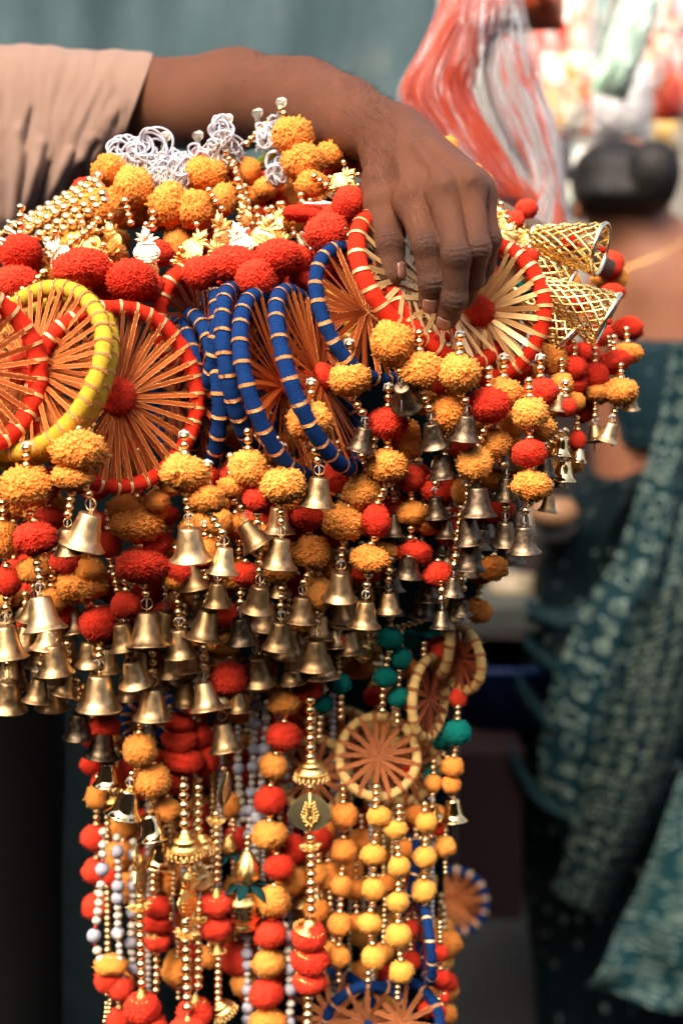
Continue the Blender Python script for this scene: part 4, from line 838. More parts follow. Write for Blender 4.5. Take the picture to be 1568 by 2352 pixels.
# ================================================================ dim strands deep inside the bundle
rf = random.Random(5)
n_in = 0
for k in range(74):
    u = rf.uniform(215, 1040) if k < 46 else rf.uniform(20, 1150)
    v = rf.uniform(1520, 2260) if k < 46 else rf.uniform(1000, 1400)
    Y = (rf.uniform(1.04, 1.085) if k < 46 else rf.uniform(0.975, 1.03)) + max(0, u - 1100) * .0003
    sp = ''
    y = v
    for q in range(3):
        w = rf.uniform(50, 76)
        if k < 46 and (y > 2380): break
        sp += '%s%g,%g,%g,%g ' % (rf.choice('OORRR' if u < 760 else 'OOYR'), u + rf.uniform(-8, 8), y, w, w * .82); y += rf.uniform(62, 92)
    s_ = Strand('pompom_strand', sp.strip(), Y=Y, bs=17, n0=4, bead=BEAD_SHADE)
    s_.root['label'] = 'DIM'; n_in += 1
for k in range(26):
    u = rf.uniform(30, 1120); v = rf.uniform(1180, 1560) if u < 800 else rf.uniform(1100, 1330)
    s_ = Strand('bell_strand', 'B%g,%g,%g,%g,%d' % (u, v, v + 60, 74, 0 if u < 850 else 1), Y=rf.uniform(0.985, 1.02) + max(0, u - 1100) * .0003, bs=18, n0=4, bead=BEAD_SHADE)
    s_.root['label'] = 'DIM'

# thin bead strings at the back of the column
rt = random.Random(33)
for k in range(26):
    u = 245 + k * 30 + rt.uniform(-10, 10); v0 = rt.uniform(1560, 1800); v1 = rt.uniform(2050, 2345)
    s_ = Strand('bead_string', ('d' if rt.random() < .7 else 'p') + '%.0f,%.0f,%.0f,%.0f,%.0f' % (u, v0, u + rt.uniform(-6, 6), v1, rt.uniform(13, 17)), Y=rt.uniform(1.01, 1.035)); s_.root['label'] = 'DIMB'
# pompoms and bells packed between the ones in front
rg = random.Random(21)
def spread(n, box, dmin, f):
    got = []
    for _ in range(n * 60):
        if len(got) >= n: break
        u = rg.uniform(box[0], box[1]); v = rg.uniform(box[2], box[3])
        if all(math.hypot(u - a, v - b) > dmin for a, b in got): got.append((u, v)); f(u, v)
def pk(Y, kinds, w0, w1, bs=18, n0=1, slope=0):
    def f(u, v):
        w = rg.uniform(w0, w1); Strand('pompom_strand', '%s%.0f,%.0f,%.0f,%.0f' % (rg.choice(kinds), u, v, w, w * rg.uniform(.7, .9)), Y=Y + rg.uniform(-.006, .012) + max(0, u - 1100) * .0003 + slope * (v - 1100), bs=bs, n0=n0)
    return f
spread(46, (10, 1180, 1060, 1330), 62, pk(.932, 'OOROR', 66, 92))
spread(20, (10, 800, 1330, 1480), 66, pk(.962, 'ORR', 60, 80))
spread(26, (170, 820, 400, 560), 52, pk(1.015, 'OORO', 60, 84, n0=0))
spread(22, (20, 820, 560, 680), 60, pk(.972, 'RRRO', 70, 96, n0=0))
spread(26, (1120, 1420, 640, 960), 40, pk(.985, 'ORRO', 48, 66, 14, n0=0))
spread(10, (1110, 1260, 960, 1120), 52, pk(.93, 'OOR', 58, 74, 15))
spread(10, (1120, 1220, 480, 640), 42, pk(1.0, 'RRO', 40, 56, 14, 0))
def bk(Y, tone):
    def f(u, v): Strand('bell_strand', 'B%.0f,%.0f,%.0f,%.0f,%d' % (u, v, v + 70, rg.uniform(70, 88), tone), Y=Y + rg.uniform(-.008, .01) + max(0, u - 1100) * .0003, bs=18, n0=4)
    return f
spread(20, (0, 800, 1370, 1520), 72, bk(.958, 0)); spread(9, (0, 560, 1520, 1580), 66, bk(.972, 0)); spread(16, (820, 1200, 1060, 1260), 58, bk(.948, 1)); spread(5, (820, 1060, 1260, 1400), 60, bk(.97, 1))

# ================================================================ labels for the rest, from what each holds and where it hangs
ORD = 'first second third fourth fifth sixth seventh eighth ninth tenth eleventh twelfth thirteenth fourteenth fifteenth sixteenth seventeenth eighteenth nineteenth twentieth'.split()
ORD += ['twenty-' + x for x in ORD[:9]] + ['thirtieth'] + ['thirty-' + x for x in ORD[:9]] + ['fortieth'] + ['forty-' + x for x in ORD[:9]] + ['fiftieth']
CN = {'O': 'orange', 'R': 'red', 'T': 'teal', 'Y': 'yellow', 'W': 'white'}
CAT = {'bell_strand': 'bell strand', 'pompom_strand': 'pompom strand', 'pot_strand': 'pot ornament', 'bead_string': 'bead string', 'bead_rope': 'bead rope', 'kalash_charm_strand': 'charm', 'trumpet_bead_string': 'bead string', 'hanging_strand': 'hanging strand', 'white_bead_string': 'bead string'}
fam = {}
for s_ in STRANDS:
    nm = s_.root.name.split('.')[0]; s_.root['category'] = CAT[nm]
    L = s_.root.get('label', '')
    if L.startswith('S '):
        s_.root['label'] = L[2:]
        if not s_.root.get('group'): s_.root['group'] = 'strands hanging in the lower column'
        continue
    if L == 'DIMB':
        fam.setdefault(('thin', '', nm), []).append((s_.toks[0][1][0], s_, 'thin %s bead string at the back of the column' % ('shade-darkened gold' if s_.toks[0][0] == 'd' else 'pearl'), '%s')); s_.root['group'] = 'thin bead strings at the back of the column'; continue
    if L == 'DIM':
        x = s_.toks[0][1][0]; v = s_.toks[0][1][1]
        if nm == 'bell_strand': d = 'small dim %s bell deep inside the fringe' % ('brass' if s_.toks[0][1][4] == 0 else 'tarnished'); zone = 'upper' if v < 1370 else 'lower'; g = 'dim bells deep inside the fringe'
        else: d = 'dim inner %s pompoms' % ' over '.join(CN[t[0]] for t in s_.toks if t[0] in CN); zone = ('upper column' if v < 1850 else 'lower column') if v > 1450 else 'bell fringe'; g = 'dim pompom strands deep inside the bundle'
        s_.root['group'] = g; fam.setdefault((d, zone, nm), []).append((x, s_, d, '%s in the ' + zone)); continue
    k, a = s_.toks[-1]; poms = [CN[t[0]] for t in s_.toks if t[0] in CN]
    if nm == 'bell_strand':
        b = [t for t in s_.toks if t[0] == 'B'][-1][1]; tone = ['brass', 'tarnished', 'shiny gold'][int(b[4]) if len(b) > 4 else 0]
        if b[4:5] == [1.0] and b[0] < 600: tone = 'dull dark'
        v = b[2]; row = ('topmost' if v < 1180 else 'upper' if v < 1345 else 'middle' if v < 1460 else 'lower' if v < 1600 else 'lowest')
        if poms and len(poms) > 1: d = '%s bell under %s pompoms' % (tone, ' and '.join(dict.fromkeys(poms)))
        elif poms: d = '%s bell under one %s pompom' % (tone, poms[0])
        else: d = '%s bell on plain gold beads' % tone
        key = (d, row, nm); pos = '%s in the ' + row + ' bell rows'; s_.root['group'] = 'bell strands of the fringe'; x = b[0]
    elif nm == 'pompom_strand':
        x, v = a[0], a[1] if k in CN else s_.toks[0][1][1]
        zone = 'behind the bundle before the woman' if s_.Y > 1.2 else 'on top of the bundle' if v < 445 and x < 1000 else 'along the ridge over the hoops' if v < 700 and x < 1000 else 'right of the hand' if x > 1000 and v < 1130 else 'half hidden in the bell fringe'
        w = s_.toks[0][1][2]; d = '%s %s pompom' % ('large' if w > 90 else 'small' if w < 60 else 'middling', poms[0]); key = (d, zone, nm); pos = '%s ' + zone; s_.root['group'] = 'single pompoms on short strings'
    elif nm == 'pot_strand':
        s_.root['label'] = 'gold pot with cut out symbols under the lower brass bells' if a[0] < 700 else 'tilted gold pot among the teal pompoms'; s_.root['group'] = 'gold pot ornaments'; continue
    elif nm == 'kalash_charm_strand':
        kk = [t for t in s_.toks if t[0] == 'k'][-1][1]; x = kk[0]; d = '%s stamped metal pot charm' % ['yellow gold', 'pale gold', 'old gold'][int(kk[5])]
        zone = 'right of the hand' if x > 1000 else 'on top of the bundle'; key = (d, zone, nm); pos = '%s ' + zone; s_.root['group'] = 'stamped pot charms'
    elif nm == 'bead_rope':
        x = a[1]; d = 'rope of gold beads slanting down past the sleeve'; key = (d, '', nm); pos = '%s from its upper edge'; s_.root['group'] = 'gold bead ropes by the sleeve'
    else:
        x = a[0]; v = a[1]; zone = 'right of the hand' if x > 1000 else 'on top of the bundle' if v < 640 else 'among the hoops'
        d = 'short string of gold trumpet beads' if nm.startswith('tr') else 'short string of round gold beads'; key = (d, zone, nm); pos = '%s ' + zone; s_.root['group'] = 'short gold bead strings'
    fam.setdefault(key, []).append((x, s_, d, pos))
for key, L in fam.items():
    L.sort(key=lambda q: q[0])
    for i, (x, s_, d, pos) in enumerate(L):
        o = 'the only one' if len(L) == 1 else ORD[i] + ('' if 'edge' in pos else ' from the left')
        s_.root['label'] = d + ', ' + pos % o
# ================================================================ the person: one continuous arm and hand
def surf_nets(F, xs, ys, zs):
    ins = F < 0
    c = np.zeros(tuple(n - 1 for n in F.shape), np.int8); sh = [(a, b, d) for a in (0, 1) for b in (0, 1) for d in (0, 1)]
    nx, ny, nz = c.shape
    for a, b, d in sh: c += ins[a:a + nx, b:b + ny, d:d + nz]
    act = (c > 0) & (c < 8); I, J, Kk = np.where(act); idx = -np.ones(c.shape, np.int64); idx[I, J, Kk] = np.arange(len(I))
    acc = np.zeros((len(I), 3)); cnt = np.zeros(len(I))
    for p in sh:
        for ax in range(3):
            if p[ax] == 1: continue
            q = list(p); q[ax] = 1
            ia, ja, ka = I + p[0], J + p[1], Kk + p[2]; ib, jb, kb = I + q[0], J + q[1], Kk + q[2]
            fa, fb = F[ia, ja, ka], F[ib, jb, kb]; m = (fa < 0) != (fb < 0)
            t = np.where(m, fa / np.where(m, fa - fb, 1), 0)[:, None]
            A = np.stack([xs[ia], ys[ja], zs[ka]], 1); B = np.stack([xs[ib], ys[jb], zs[kb]], 1)
            acc += (A + (B - A) * t) * m[:, None]; cnt += m
    V = acc / cnt[:, None]
    faces = []
    s0 = ins
    a = s0[:-1, 1:-1, 1:-1]; b = s0[1:, 1:-1, 1:-1]; i, j, k = np.where(a != b); fl = a[i, j, k]; j += 1; k += 1
    q = np.stack([idx[i, j - 1, k - 1], idx[i, j, k - 1], idx[i, j, k], idx[i, j - 1, k]], 1); q[~fl] = q[~fl][:, ::-1]; faces.append(q)
    a = s0[1:-1, :-1, 1:-1]; b = s0[1:-1, 1:, 1:-1]; i, j, k = np.where(a != b); fl = a[i, j, k]; i += 1; k += 1
    q = np.stack([idx[i - 1, j, k - 1], idx[i - 1, j, k], idx[i, j, k], idx[i, j, k - 1]], 1); q[~fl] = q[~fl][:, ::-1]; faces.append(q)
    a = s0[1:-1, 1:-1, :-1]; b = s0[1:-1, 1:-1, 1:]; i, j, k = np.where(a != b); fl = a[i, j, k]; i += 1; j += 1
    q = np.stack([idx[i - 1, j - 1, k], idx[i, j - 1, k], idx[i, j, k], idx[i - 1, j, k]], 1); q[~fl] = q[~fl][:, ::-1]; faces.append(q)
    Fq = np.concatenate(faces); return V, Fq[(Fq >= 0).all(1)]
def np_mesh(name, V, Q, mat, attr=None):
    m = bpy.data.meshes.new(name); m.vertices.add(len(V)); m.vertices.foreach_set('co', V.astype(np.float32).ravel())
    m.loops.add(Q.size); m.loops.foreach_set('vertex_index', Q.astype(np.int32).ravel())
    m.polygons.add(len(Q)); m.polygons.foreach_set('loop_start', np.arange(0, Q.size, 4, dtype=np.int32)); m.polygons.foreach_set('loop_total', np.full(len(Q), 4, np.int32))
    m.polygons.foreach_set('use_smooth', [True] * len(Q)); m.materials.append(mat)
    if attr:
        for k, a in attr.items(): at = m.attributes.new(k, 'FLOAT', 'POINT'); at.data.foreach_set('value', np.asarray(a, np.float32))
    m.update(calc_edges=True); m.validate(); return m
def smin(a, b, k):
    h = np.clip(0.5 + 0.5 * (b - a) / k, 0, 1); return b + (a - b) * h - k * h * (1 - h)
class Field:
    def __init__(s, xs, ys, zs, far=0.03): s.xs, s.ys, s.zs = xs, ys, zs; s.F = np.full((len(xs), len(ys), len(zs)), far, np.float32)
    def sub(s, lo, hi):
        r = []
        for ax, a, b in ((s.xs, lo[0], hi[0]), (s.ys, lo[1], hi[1]), (s.zs, lo[2], hi[2])):
            r.append(slice(max(0, np.searchsorted(ax, a) - 1), min(len(ax), np.searchsorted(ax, b) + 1)))
        return tuple(r)
    def grid(s, sl): return np.meshgrid(s.xs[sl[0]], s.ys[sl[1]], s.zs[sl[2]], indexing='ij', sparse=True)
    def capsule(s, a, b, ra, rb, k=0.006, flat=None):
        """round cone a-b; flat=(direction, factor) squeezes it along a direction"""
        m = max(ra, rb) * (1.6 if flat else 1) + 0.02; a = np.array(a); b = np.array(b)
        sl = s.sub(np.minimum(a, b) - m, np.maximum(a, b) + m); X, Y, Z = s.grid(sl)
        d = b - a; L2 = max(1e-12, d @ d); t = np.clip(((X - a[0]) * d[0] + (Y - a[1]) * d[1] + (Z - a[2]) * d[2]) / L2, 0, 1)
        px, py, pz = X - a[0] - t * d[0], Y - a[1] - t * d[1], Z - a[2] - t * d[2]
        if flat:
            n = np.array(flat[0]); n = n / np.linalg.norm(n); q = (px * n[0] + py * n[1] + pz * n[2]) * (flat[1] - 1); px, py, pz = px + q * n[0], py + q * n[1], pz + q * n[2]
        D = np.sqrt(px * px + py * py + pz * pz) - (ra + (rb - ra) * t)
        s.F[sl] = smin(s.F[sl], D.astype(np.float32), k)
    def ell(s, c, r, k=0.006, R=None):
        c = np.array(c); r = np.array(r); m = max(r) + 0.02; sl = s.sub(c - m, c + m); X, Y, Z = s.grid(sl)
        x, y, z = X - c[0], Y - c[1], Z - c[2]
        if R is not None: R = np.array(R); x, y, z = (R[0][0] * x + R[0][1] * y + R[0][2] * z, R[1][0] * x + R[1][1] * y + R[1][2] * z, R[2][0] * x + R[2][1] * y + R[2][2] * z)
        q = np.sqrt((x / r[0]) ** 2 + (y / r[1]) ** 2 + (z / r[2]) ** 2); D = (q - 1) * min(r)
        s.F[sl] = smin(s.F[sl], D.astype(np.float32), k)
H = lambda u, v, Y: np.array(P(u, v, Y))
xa = np.concatenate([np.arange(-0.36, 0.0, 0.0024), np.arange(0.0, 0.115, 0.00085)])
ya = np.concatenate([np.arange(0.838, 0.975, 0.00085), np.arange(0.975, 1.29, 0.0024)])
z0 = P(900, 790, 0.89)[2]; z1 = P(900, 330, 0.9)[2]
za = np.concatenate([np.arange(z0, z1, 0.00085), np.arange(z1, 0.22, 0.0022)])
PF = Field(xa, ya, za)
W = H(893, 296, 0.975)
# upper arm, elbow, forearm
PF.capsule(H(-60, 290, 1.24), H(300, 245, 1.205), .040, .037, .02); PF.capsule(H(300, 245, 1.205), H(545, 226, 1.15), .037, .0345, .02)
PF.capsule(H(545, 226, 1.15), H(700, 243, 1.07), .0335, .0295, .02); PF.capsule(H(640, 236, 1.10), H(790, 262, 1.02), .031, .0235, .015)
PF.capsule(H(700, 236, 1.07), W, .028, .0182, .015); PF.capsule(H(720, 262, 1.05), H(872, 316, .972), .025, .0165, .012)
PF.ell(H(470, 262, 1.15), (.032, .03, .026), .02)
# back of the hand
MC = {'i': (H(945, 462, .896), .0098), 'm': (H(1020, 447, .884), .0100), 'r': (H(1076, 434, .886), .0092), 'p': (H(1102, 452, .902), .0082)}
ST = {'i': H(888, 330, .958), 'm': H(912, 305, .955), 'r': H(925, 305, .957), 'p': H(934, 318, .965)}
for f in 'imrp':
    PF.capsule(W * .3 + ST[f] * .7, MC[f][0] + np.array((0, .004, 0)), .0135, MC[f][1] + .0010, .010)
for a, b in (('i', 'm'), ('m', 'r'), ('r', 'p')):
    p = (MC[a][0] + MC[b][0]) / 2 + np.array((0, .008, .006)); PF.capsule((ST[a] + ST[b]) / 2, p, .012, .0095, .010)
PF.capsule(H(925, 330, .972), H(1015, 440, .918), .015, .012, .012)          # palm side
PF.capsule(H(884, 335, .965), H(874, 430, .932), .0135, .0105, .010)         # thenar
PF.capsule(H(890, 360, .955), H(905, 440, .925), .014, .010, .012)
for f in 'imrp':                                                              # knuckles and tendons
    c, r_ = MC[f]; PF.ell(c + np.array((0, -.0010, .003)), (r_ * .62, r_ * .62, r_ * .9), .009)
    a = ST[f] * .6 + c * .4 + np.array((0, -.0125, .006)); PF.capsule(a, c + np.array((0, -.0095, .005)), .0024, .0030, .005)
# fingers: joints in order, radii
FG = {
 't': ([(872, 418, .930), (873, 470, .918), (893, 562, .902), (899, 628, .898)], [.0110, .0104, .0094, .0080]),
 'i': ([(945, 462, .896), (981, 566, .872), (992, 648, .873), (989, 694, .879)], [.0098, .0087, .0082, .0068]),
 'm': ([(1020, 447, .884), (1048, 588, .862), (1042, 684, .870), (1025, 732, .880)], [.0100, .0088, .0080, .0068]),
 'r': ([(1076, 434, .886), (1094, 570, .871), (1082, 640, .886), (1062, 690, .898)], [.0092, .0086, .0076, .0064]),
 'p': ([(1104, 454, .902), (1123, 549, .892), (1109, 612, .903), (1094, 645, .910)], [.0080, .0074, .0066, .0056]),
}
joints = []; base = PF.F.copy(); total = base.copy(); frames = {}
for f, (js, rs) in FG.items():
    ff = Field(xa, ya, za); pts = [H(*j) for j in js]
    for k in range(3): ff.capsule(pts[k], pts[k + 1], rs[k] * (1 if k else 1.0), rs[k + 1], .003)
    # soft swell between the joints, knuckle heads
    for k in (1, 2):
        ax = pts[k + 1] - pts[k - 1]; ax = ax / np.linalg.norm(ax); dors = np.array((0, -1, .15)); dors = dors - ax * (dors @ ax); dors /= np.linalg.norm(dors)
        c = pts[k] + dors * rs[k] * .30; ff.ell(c, np.array((1, 1, 1)) * rs[k] * .86, .003)
        if not (f == 't' and k == 1): joints.append((pts[k] + dors * rs[k] * .9, ax, dors, rs[k], f, k))
    pad = (pts[2] * .35 + pts[3] * .65); ax = pts[3] - pts[2]; ax /= np.linalg.norm(ax); dors = np.array((0, -1, .1)); dors = dors - ax * (dors @ ax); dors /= np.linalg.norm(dors)
    ff.ell(pad - dors * rs[3] * .35, np.array((1, 1, 1.15)) * rs[3] * 1.0, .004); frames[f] = (pts, rs, ax, dors)
    # merge finger and palm, then keep neighbours apart
    m = ff.F < .025; lo = [np.where(m.any(axis=tuple(i for i in range(3) if i != ax_)))[0] for ax_ in range(3)]
    sl = tuple(slice(l[0], l[-1] + 1) for l in lo)
    total[sl] = np.minimum(total[sl], smin(base[sl], ff.F[sl], .0075 if f != 't' else .008))
del base
TF = Field(xa, ya, za); TF.F = total
# creases over the finger joints
for c, ax, dors, r_, f, k in joints:
    m = r_ * 1.6; sl = TF.sub(c - m, c + m); X, Y, Z = TF.grid(sl); x, y, z = X - c[0], Y - c[1], Z - c[2]
    sd = np.cross(ax, dors)
    s_ = x * ax[0] + y * ax[1] + z * ax[2]; w_ = x * sd[0] + y * sd[1] + z * sd[2]; g = np.exp(-((s_ / (r_ * .62)) ** 2 + ((x * dors[0] + y * dors[1] + z * dors[2]) / (r_ * .8)) ** 2 + (w_ / (r_ * .85)) ** 2))
    bow = s_ + np.where(s_ > 0, -1, 1) * (w_ ** 2) / r_ * .30
    TF.F[sl] += (g * (.00042 * np.cos(bow * 2 * math.pi / .0030) + .00020 * np.cos(bow * 2 * math.pi / .0019 + 1))).astype(np.float32)
Vb, Qb = surf_nets(TF.F, xa, ya, za)
pg = np.zeros(len(Vb))
for c, ax, dors, r_, f, k in joints: pg = np.maximum(pg, (1.0 if k == 1 else .75) * np.exp(-(((Vb - c) ** 2).sum(1)) / (r_ * .95) ** 2))
fl = np.zeros(len(Vb))
for f, (pts, rs, ax, dors) in frames.items(): fl = np.maximum(fl, np.exp(-((Vb - (pts[3] + ax * .004)) ** 2).sum(1) / .0085 ** 2))
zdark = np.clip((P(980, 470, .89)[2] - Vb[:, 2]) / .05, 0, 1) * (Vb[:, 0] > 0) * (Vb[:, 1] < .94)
def m_skin():
    t = NT('brown_skin'); o = t.obj(); a = t.attr('pigment'); b = t.attr('fleshy'); z = t.attr('fingers')
    nz = t.noise(28, 4, .6, o); f2 = t.noise(600, 3, .6, o)
    c = t.mix(nz, (0.098, 0.0305, 0.0098), (0.165, 0.052, 0.0180))
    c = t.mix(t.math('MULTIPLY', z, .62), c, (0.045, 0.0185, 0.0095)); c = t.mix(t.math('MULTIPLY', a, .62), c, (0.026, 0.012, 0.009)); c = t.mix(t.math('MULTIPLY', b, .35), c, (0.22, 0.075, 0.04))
    c = t.mix(t.ramp(f2, [(.4, 0.0), (.75, .35)]), c, (0.07, 0.024, 0.012))
    vo = t.n('ShaderNodeTexVoronoi'); vo.feature = 'DISTANCE_TO_EDGE'; vo.inputs['Scale'].default_value = 900; t.l(t.vmul(o, (1, 1, .7)), vo.inputs['Vector'])
    h = t.math('ADD', t.math('MULTIPLY', t.ramp(vo.outputs[0], [(0, 0.0), (.12, 1.0)]), .5), t.noise(1500, 3, .7, o))
    t.bsdf(c, t.math('ADD', t.math('MULTIPLY', f2, .15), .44), 0, t.bump(h, .00055), Subsurface_Weight=.10, Subsurface_Radius=(.006, .002, .001), Specular_IOR_Level=.36); return t.m
M_skin = m_skin()
person = empty('person', P(-200, 700, 1.25)); tag(person, 'person in beige short sleeved shirt resting a bare arm and hand on the ornaments', 'person')
pinv = Matrix.Translation(-person.location)
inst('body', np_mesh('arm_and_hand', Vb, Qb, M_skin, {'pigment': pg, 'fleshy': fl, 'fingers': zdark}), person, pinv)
M_nail = mat_plain('fingernail', (0.20, 0.09, 0.06), 0.28, 0.5, 0.10, 500, Subsurface_Weight=.1, Subsurface_Radius=(.002, .001, .001))
def nail(f, yaw, L=.0098, W_=.62, back=.0030):
    pts, rs, ax, dors = frames[f]; ax = Vector(ax); d = (Matrix.Rotation(yaw, 3, ax) @ Vector(dors)).normalized(); sd = ax.cross(d)
    V, F = [], []; n, m_ = 12, 12; tip = Vector(pts[3]) + ax * rs[3] * .72
    for j in range(m_ + 1):
        t = j / m_; s_ = (t - 1) * L; rr = rs[3] * (1.0 + .07 * (1 - t)); p = Vector(pts[3]) + ax * (rs[3] * .62 + s_)
        over = max(0.0, (rs[3] * .62 + s_)) ; rad_here = math.sqrt(max(1e-9, rr * rr - (over * .72) ** 2)) if over > 0 else rr
        sq = min(1, ((1 - abs(2 * t - 1) ** 5)) ** .5 + .0) ; hw = W_ * (0.60 + .40 * sq)
        for i in range(n + 1):
            a = (i / n * 2 - 1) * hw * 1.15; edge = abs(i / n * 2 - 1)
            lift = .00045 * (1 - edge ** 4) - .0003 * (edge ** 6) + .0002 * t
            V.append(p + (d * math.cos(a) + sd * math.sin(a)) * (rad_here + lift))
    for j in range(m_):
        for i in range(n): F.append((j * (n + 1) + i, (j + 1) * (n + 1) + i, (j + 1) * (n + 1) + i + 1, j * (n + 1) + i + 1))
    me = mesh('fingernail', V, F, M_nail); o = inst('fingernail', me, person, pinv); so = o.modifiers.new('thick', 'SOLIDIFY'); so.thickness = .0005; so.offset = 0
nail('t', rad(-70), .0105, .66); nail('i', rad(8), .0092, .64); nail('m', rad(12), .0085, .64); nail('r', rad(20), .008, .6); nail('p', rad(20), .007, .6)
# fine hair on the forearm and wrist
def arm_hair():
    rng = np.random.RandomState(4); n = Vb.shape[0]
    w = ((Vb[:, 2] > P(900, 420, .93)[2]) & (Vb[:, 0] > P(500, 200, 1.1)[0]) & (Vb[:, 0] < .035)); ids = np.where(w)[0]
    me = bpy.data.meshes.new('tmp'); me = None
    # vertex normals from faces
    A, B, C = Vb[Qb[:, 0]], Vb[Qb[:, 1]], Vb[Qb[:, 2]]; fn = np.cross(B - A, C - A); N = np.zeros_like(Vb)
    for k in range(4): np.add.at(N, Qb[:, k], fn)
    N /= np.maximum(1e-12, np.linalg.norm(N, axis=1))[:, None]
    pick = rng.choice(ids, 3600, replace=False); V, F = [], []
    axis = (W - H(545, 226, 1.15)); axis /= np.linalg.norm(axis)
    for i in pick:
        p = Vb[i]; nrm = N[i]; d = axis * .8 + nrm * .45 + rng.normal(0, .25, 3) + np.array((0, 0, -.15)); d /= np.linalg.norm(d); L = rng.uniform(.004, .0095)
        sdv = np.cross(d, nrm); sdv /= max(1e-9, np.linalg.norm(sdv)); k = len(V); r_ = .00006
        q1 = p + d * L * .5 + nrm * L * .10; q2 = p + d * L - nrm * L * .05
        V += [p + sdv * r_, p - sdv * r_, q1 + sdv * r_ * .8, q1 - sdv * r_ * .8, q2]; F += [(k, k + 1, k + 3, k + 2), (k + 2, k + 3, k + 4)]
    return mesh('arm_hair', V, F, mat_plain('dark_hair', (0.012, 0.008, 0.006), .5))
tag(inst('arm_hair', arm_hair(), person, pinv), kind='stuff')

# ---------------------------------------------------------------- sleeve and shirt
FOLDS = [  # (u1,v1,u2,v2,width,amp): amp>0 ridge towards the viewer
 (60, 480, 95, 330, 10, .010), (95, 330, 130, 150, 8, .004), (110, 470, 160, 350, 9, .009), (160, 350, 235, 160, 8, .004), (150, 440, 215, 320, 10, .008), (215, 320, 262, 250, 14, .004), (35, 500, 45, 300, 10, .008), (45, 300, 48, 120, 7, .004),
 (195, 400, 248, 300, 9, .007), (80, 500, 112, 380, 7, -.009), (128, 470, 180, 380, 7, -.008), (60, 330, 75, 260, 9, -.006), (205, 350, 300, 250, 12, -.005), (170, 420, 225, 330, 7, -.007), (20, 480, 10, 200, 12, -.006), (232, 120, 225, 90, 7, .003), (180, 330, 290, 180, 20, -.003), (120, 300, 140, 180, 8, -.003), (75, 250, 80, 120, 7, -.003),(240, 400, 275, 330, 8, .004)]
def seg_d(u, v, a):
    dx, dy = a[2] - a[0], a[3] - a[1]; t = max(0, min(1, ((u - a[0]) * dx + (v - a[1]) * dy) / (dx * dx + dy * dy))); return math.hypot(u - a[0] - t * dx, v - a[1] - t * dy), t
def sleeve():
    V, F = [], []; n, m_ = 200, 240
    for j in range(m_ + 1):
        s_ = j / m_; uc = 352 - 520 * s_
        top = 125 - 22 * min(1, s_ * 1.5) + 1.5 * math.sin(uc * .09) * (s_ > .01) + 3 * math.sin(uc * .031 + 2); bot = 345 + 330 * min(1, s_ * 1.7) ** .9
        Yc = 1.20 + .05 * s_; 
        for i in range(n):
            a = 2 * math.pi * i / n; ca, sa = math.cos(a), math.sin(a)          # a=0 top, a=pi/2 towards viewer
            v = (top + bot) / 2 - ca * (bot - top) / 2; u = uc - (1 - s_ * .5) * 82 * ((v - 125) / 225.0) ** 1.1 if v > 125 else uc
            dep = .052 * (1 + .5 * s_) ; Y = Yc - sa * dep * (abs(sa) ** -.25 if abs(sa) > .01 else 1)
            if sa > 0:
                for f in FOLDS:
                    d, t = seg_d(u, v, f)
                    if d < f[4] * 4: Y -= f[5] * (1.1 if min(f[1], f[3]) > 240 else .25) * min(1, .25 + s_ * 4) * math.exp(-(d / f[4] / 1.3) ** 2) * (.35 + .65 * math.sin(math.pi * min(1, max(0, t * .8 + .1))))
                Y += .0030 * mnoise.noise(Vector((u * .012, v * .006, 1))) + .0016 * mnoise.noise(Vector((u * .05, v * .016, 5))) + .0022 * abs(mnoise.noise(Vector((u * .030 + v * .006, v * .010, 9))))
            V.append(P(u, v, Y))
    for j in range(m_):
        for i in range(n): F.append((j * n + i, j * n + (i + 1) % n, (j + 1) * n + (i + 1) % n, (j + 1) * n + i))
    return mesh('sleeve', V, F, m_cloth('beige_cotton', (0.21, 0.132, 0.10), 2600))
def m_cloth(name, c, sc=2000, var=.10, sheen=.15):
    t = NT(name); o = t.obj(); sx = t.sep(o)
    w = t.math('MULTIPLY', t.math('SINE', t.math('MULTIPLY', sx[0], sc)), t.math('SINE', t.math('MULTIPLY', sx[2], sc)))
    nz = t.noise(25, 5, .6, o); f = t.noise(900, 3, .6, o)
    t.bsdf(t.mix(t.math('ADD', t.math('MULTIPLY', nz, .6), t.math('MULTIPLY', f, .4)), tuple(x * (1 - var) for x in c), tuple(min(1, x * (1 + var)) for x in c)), .92, 0, t.bump(t.math('ADD', w, f), .0002), Specular_IOR_Level=.15, Sheen_Weight=sheen); return t.m
so_ = inst('shirt_sleeve', sleeve(), person, pinv); md = so_.modifiers.new('thick', 'SOLIDIFY'); md.thickness = .0016; md.offset = -1
def hem():
    V = []; n = 60
    for i in range(n):
        a = 2 * math.pi * i / n; top, bot = 125, 348; v = (top + bot) / 2 - math.cos(a) * (bot - top) / 2; u = 350 - 82 * max(0, (v - 125) / 225.0) ** 1.1; sa = math.sin(a)
        V.append(P(u - 2, v, 1.20 - sa * .0525 * (abs(sa) ** -.25 if abs(sa) > .01 else 1)))
    b = MB(); b.tube(V, .0011, 8, closed=True); return b.mesh('hem', m_cloth('beige_hem', (0.205, 0.13, 0.098)))
inst('hem', hem(), so_, Matrix.Identity(4))
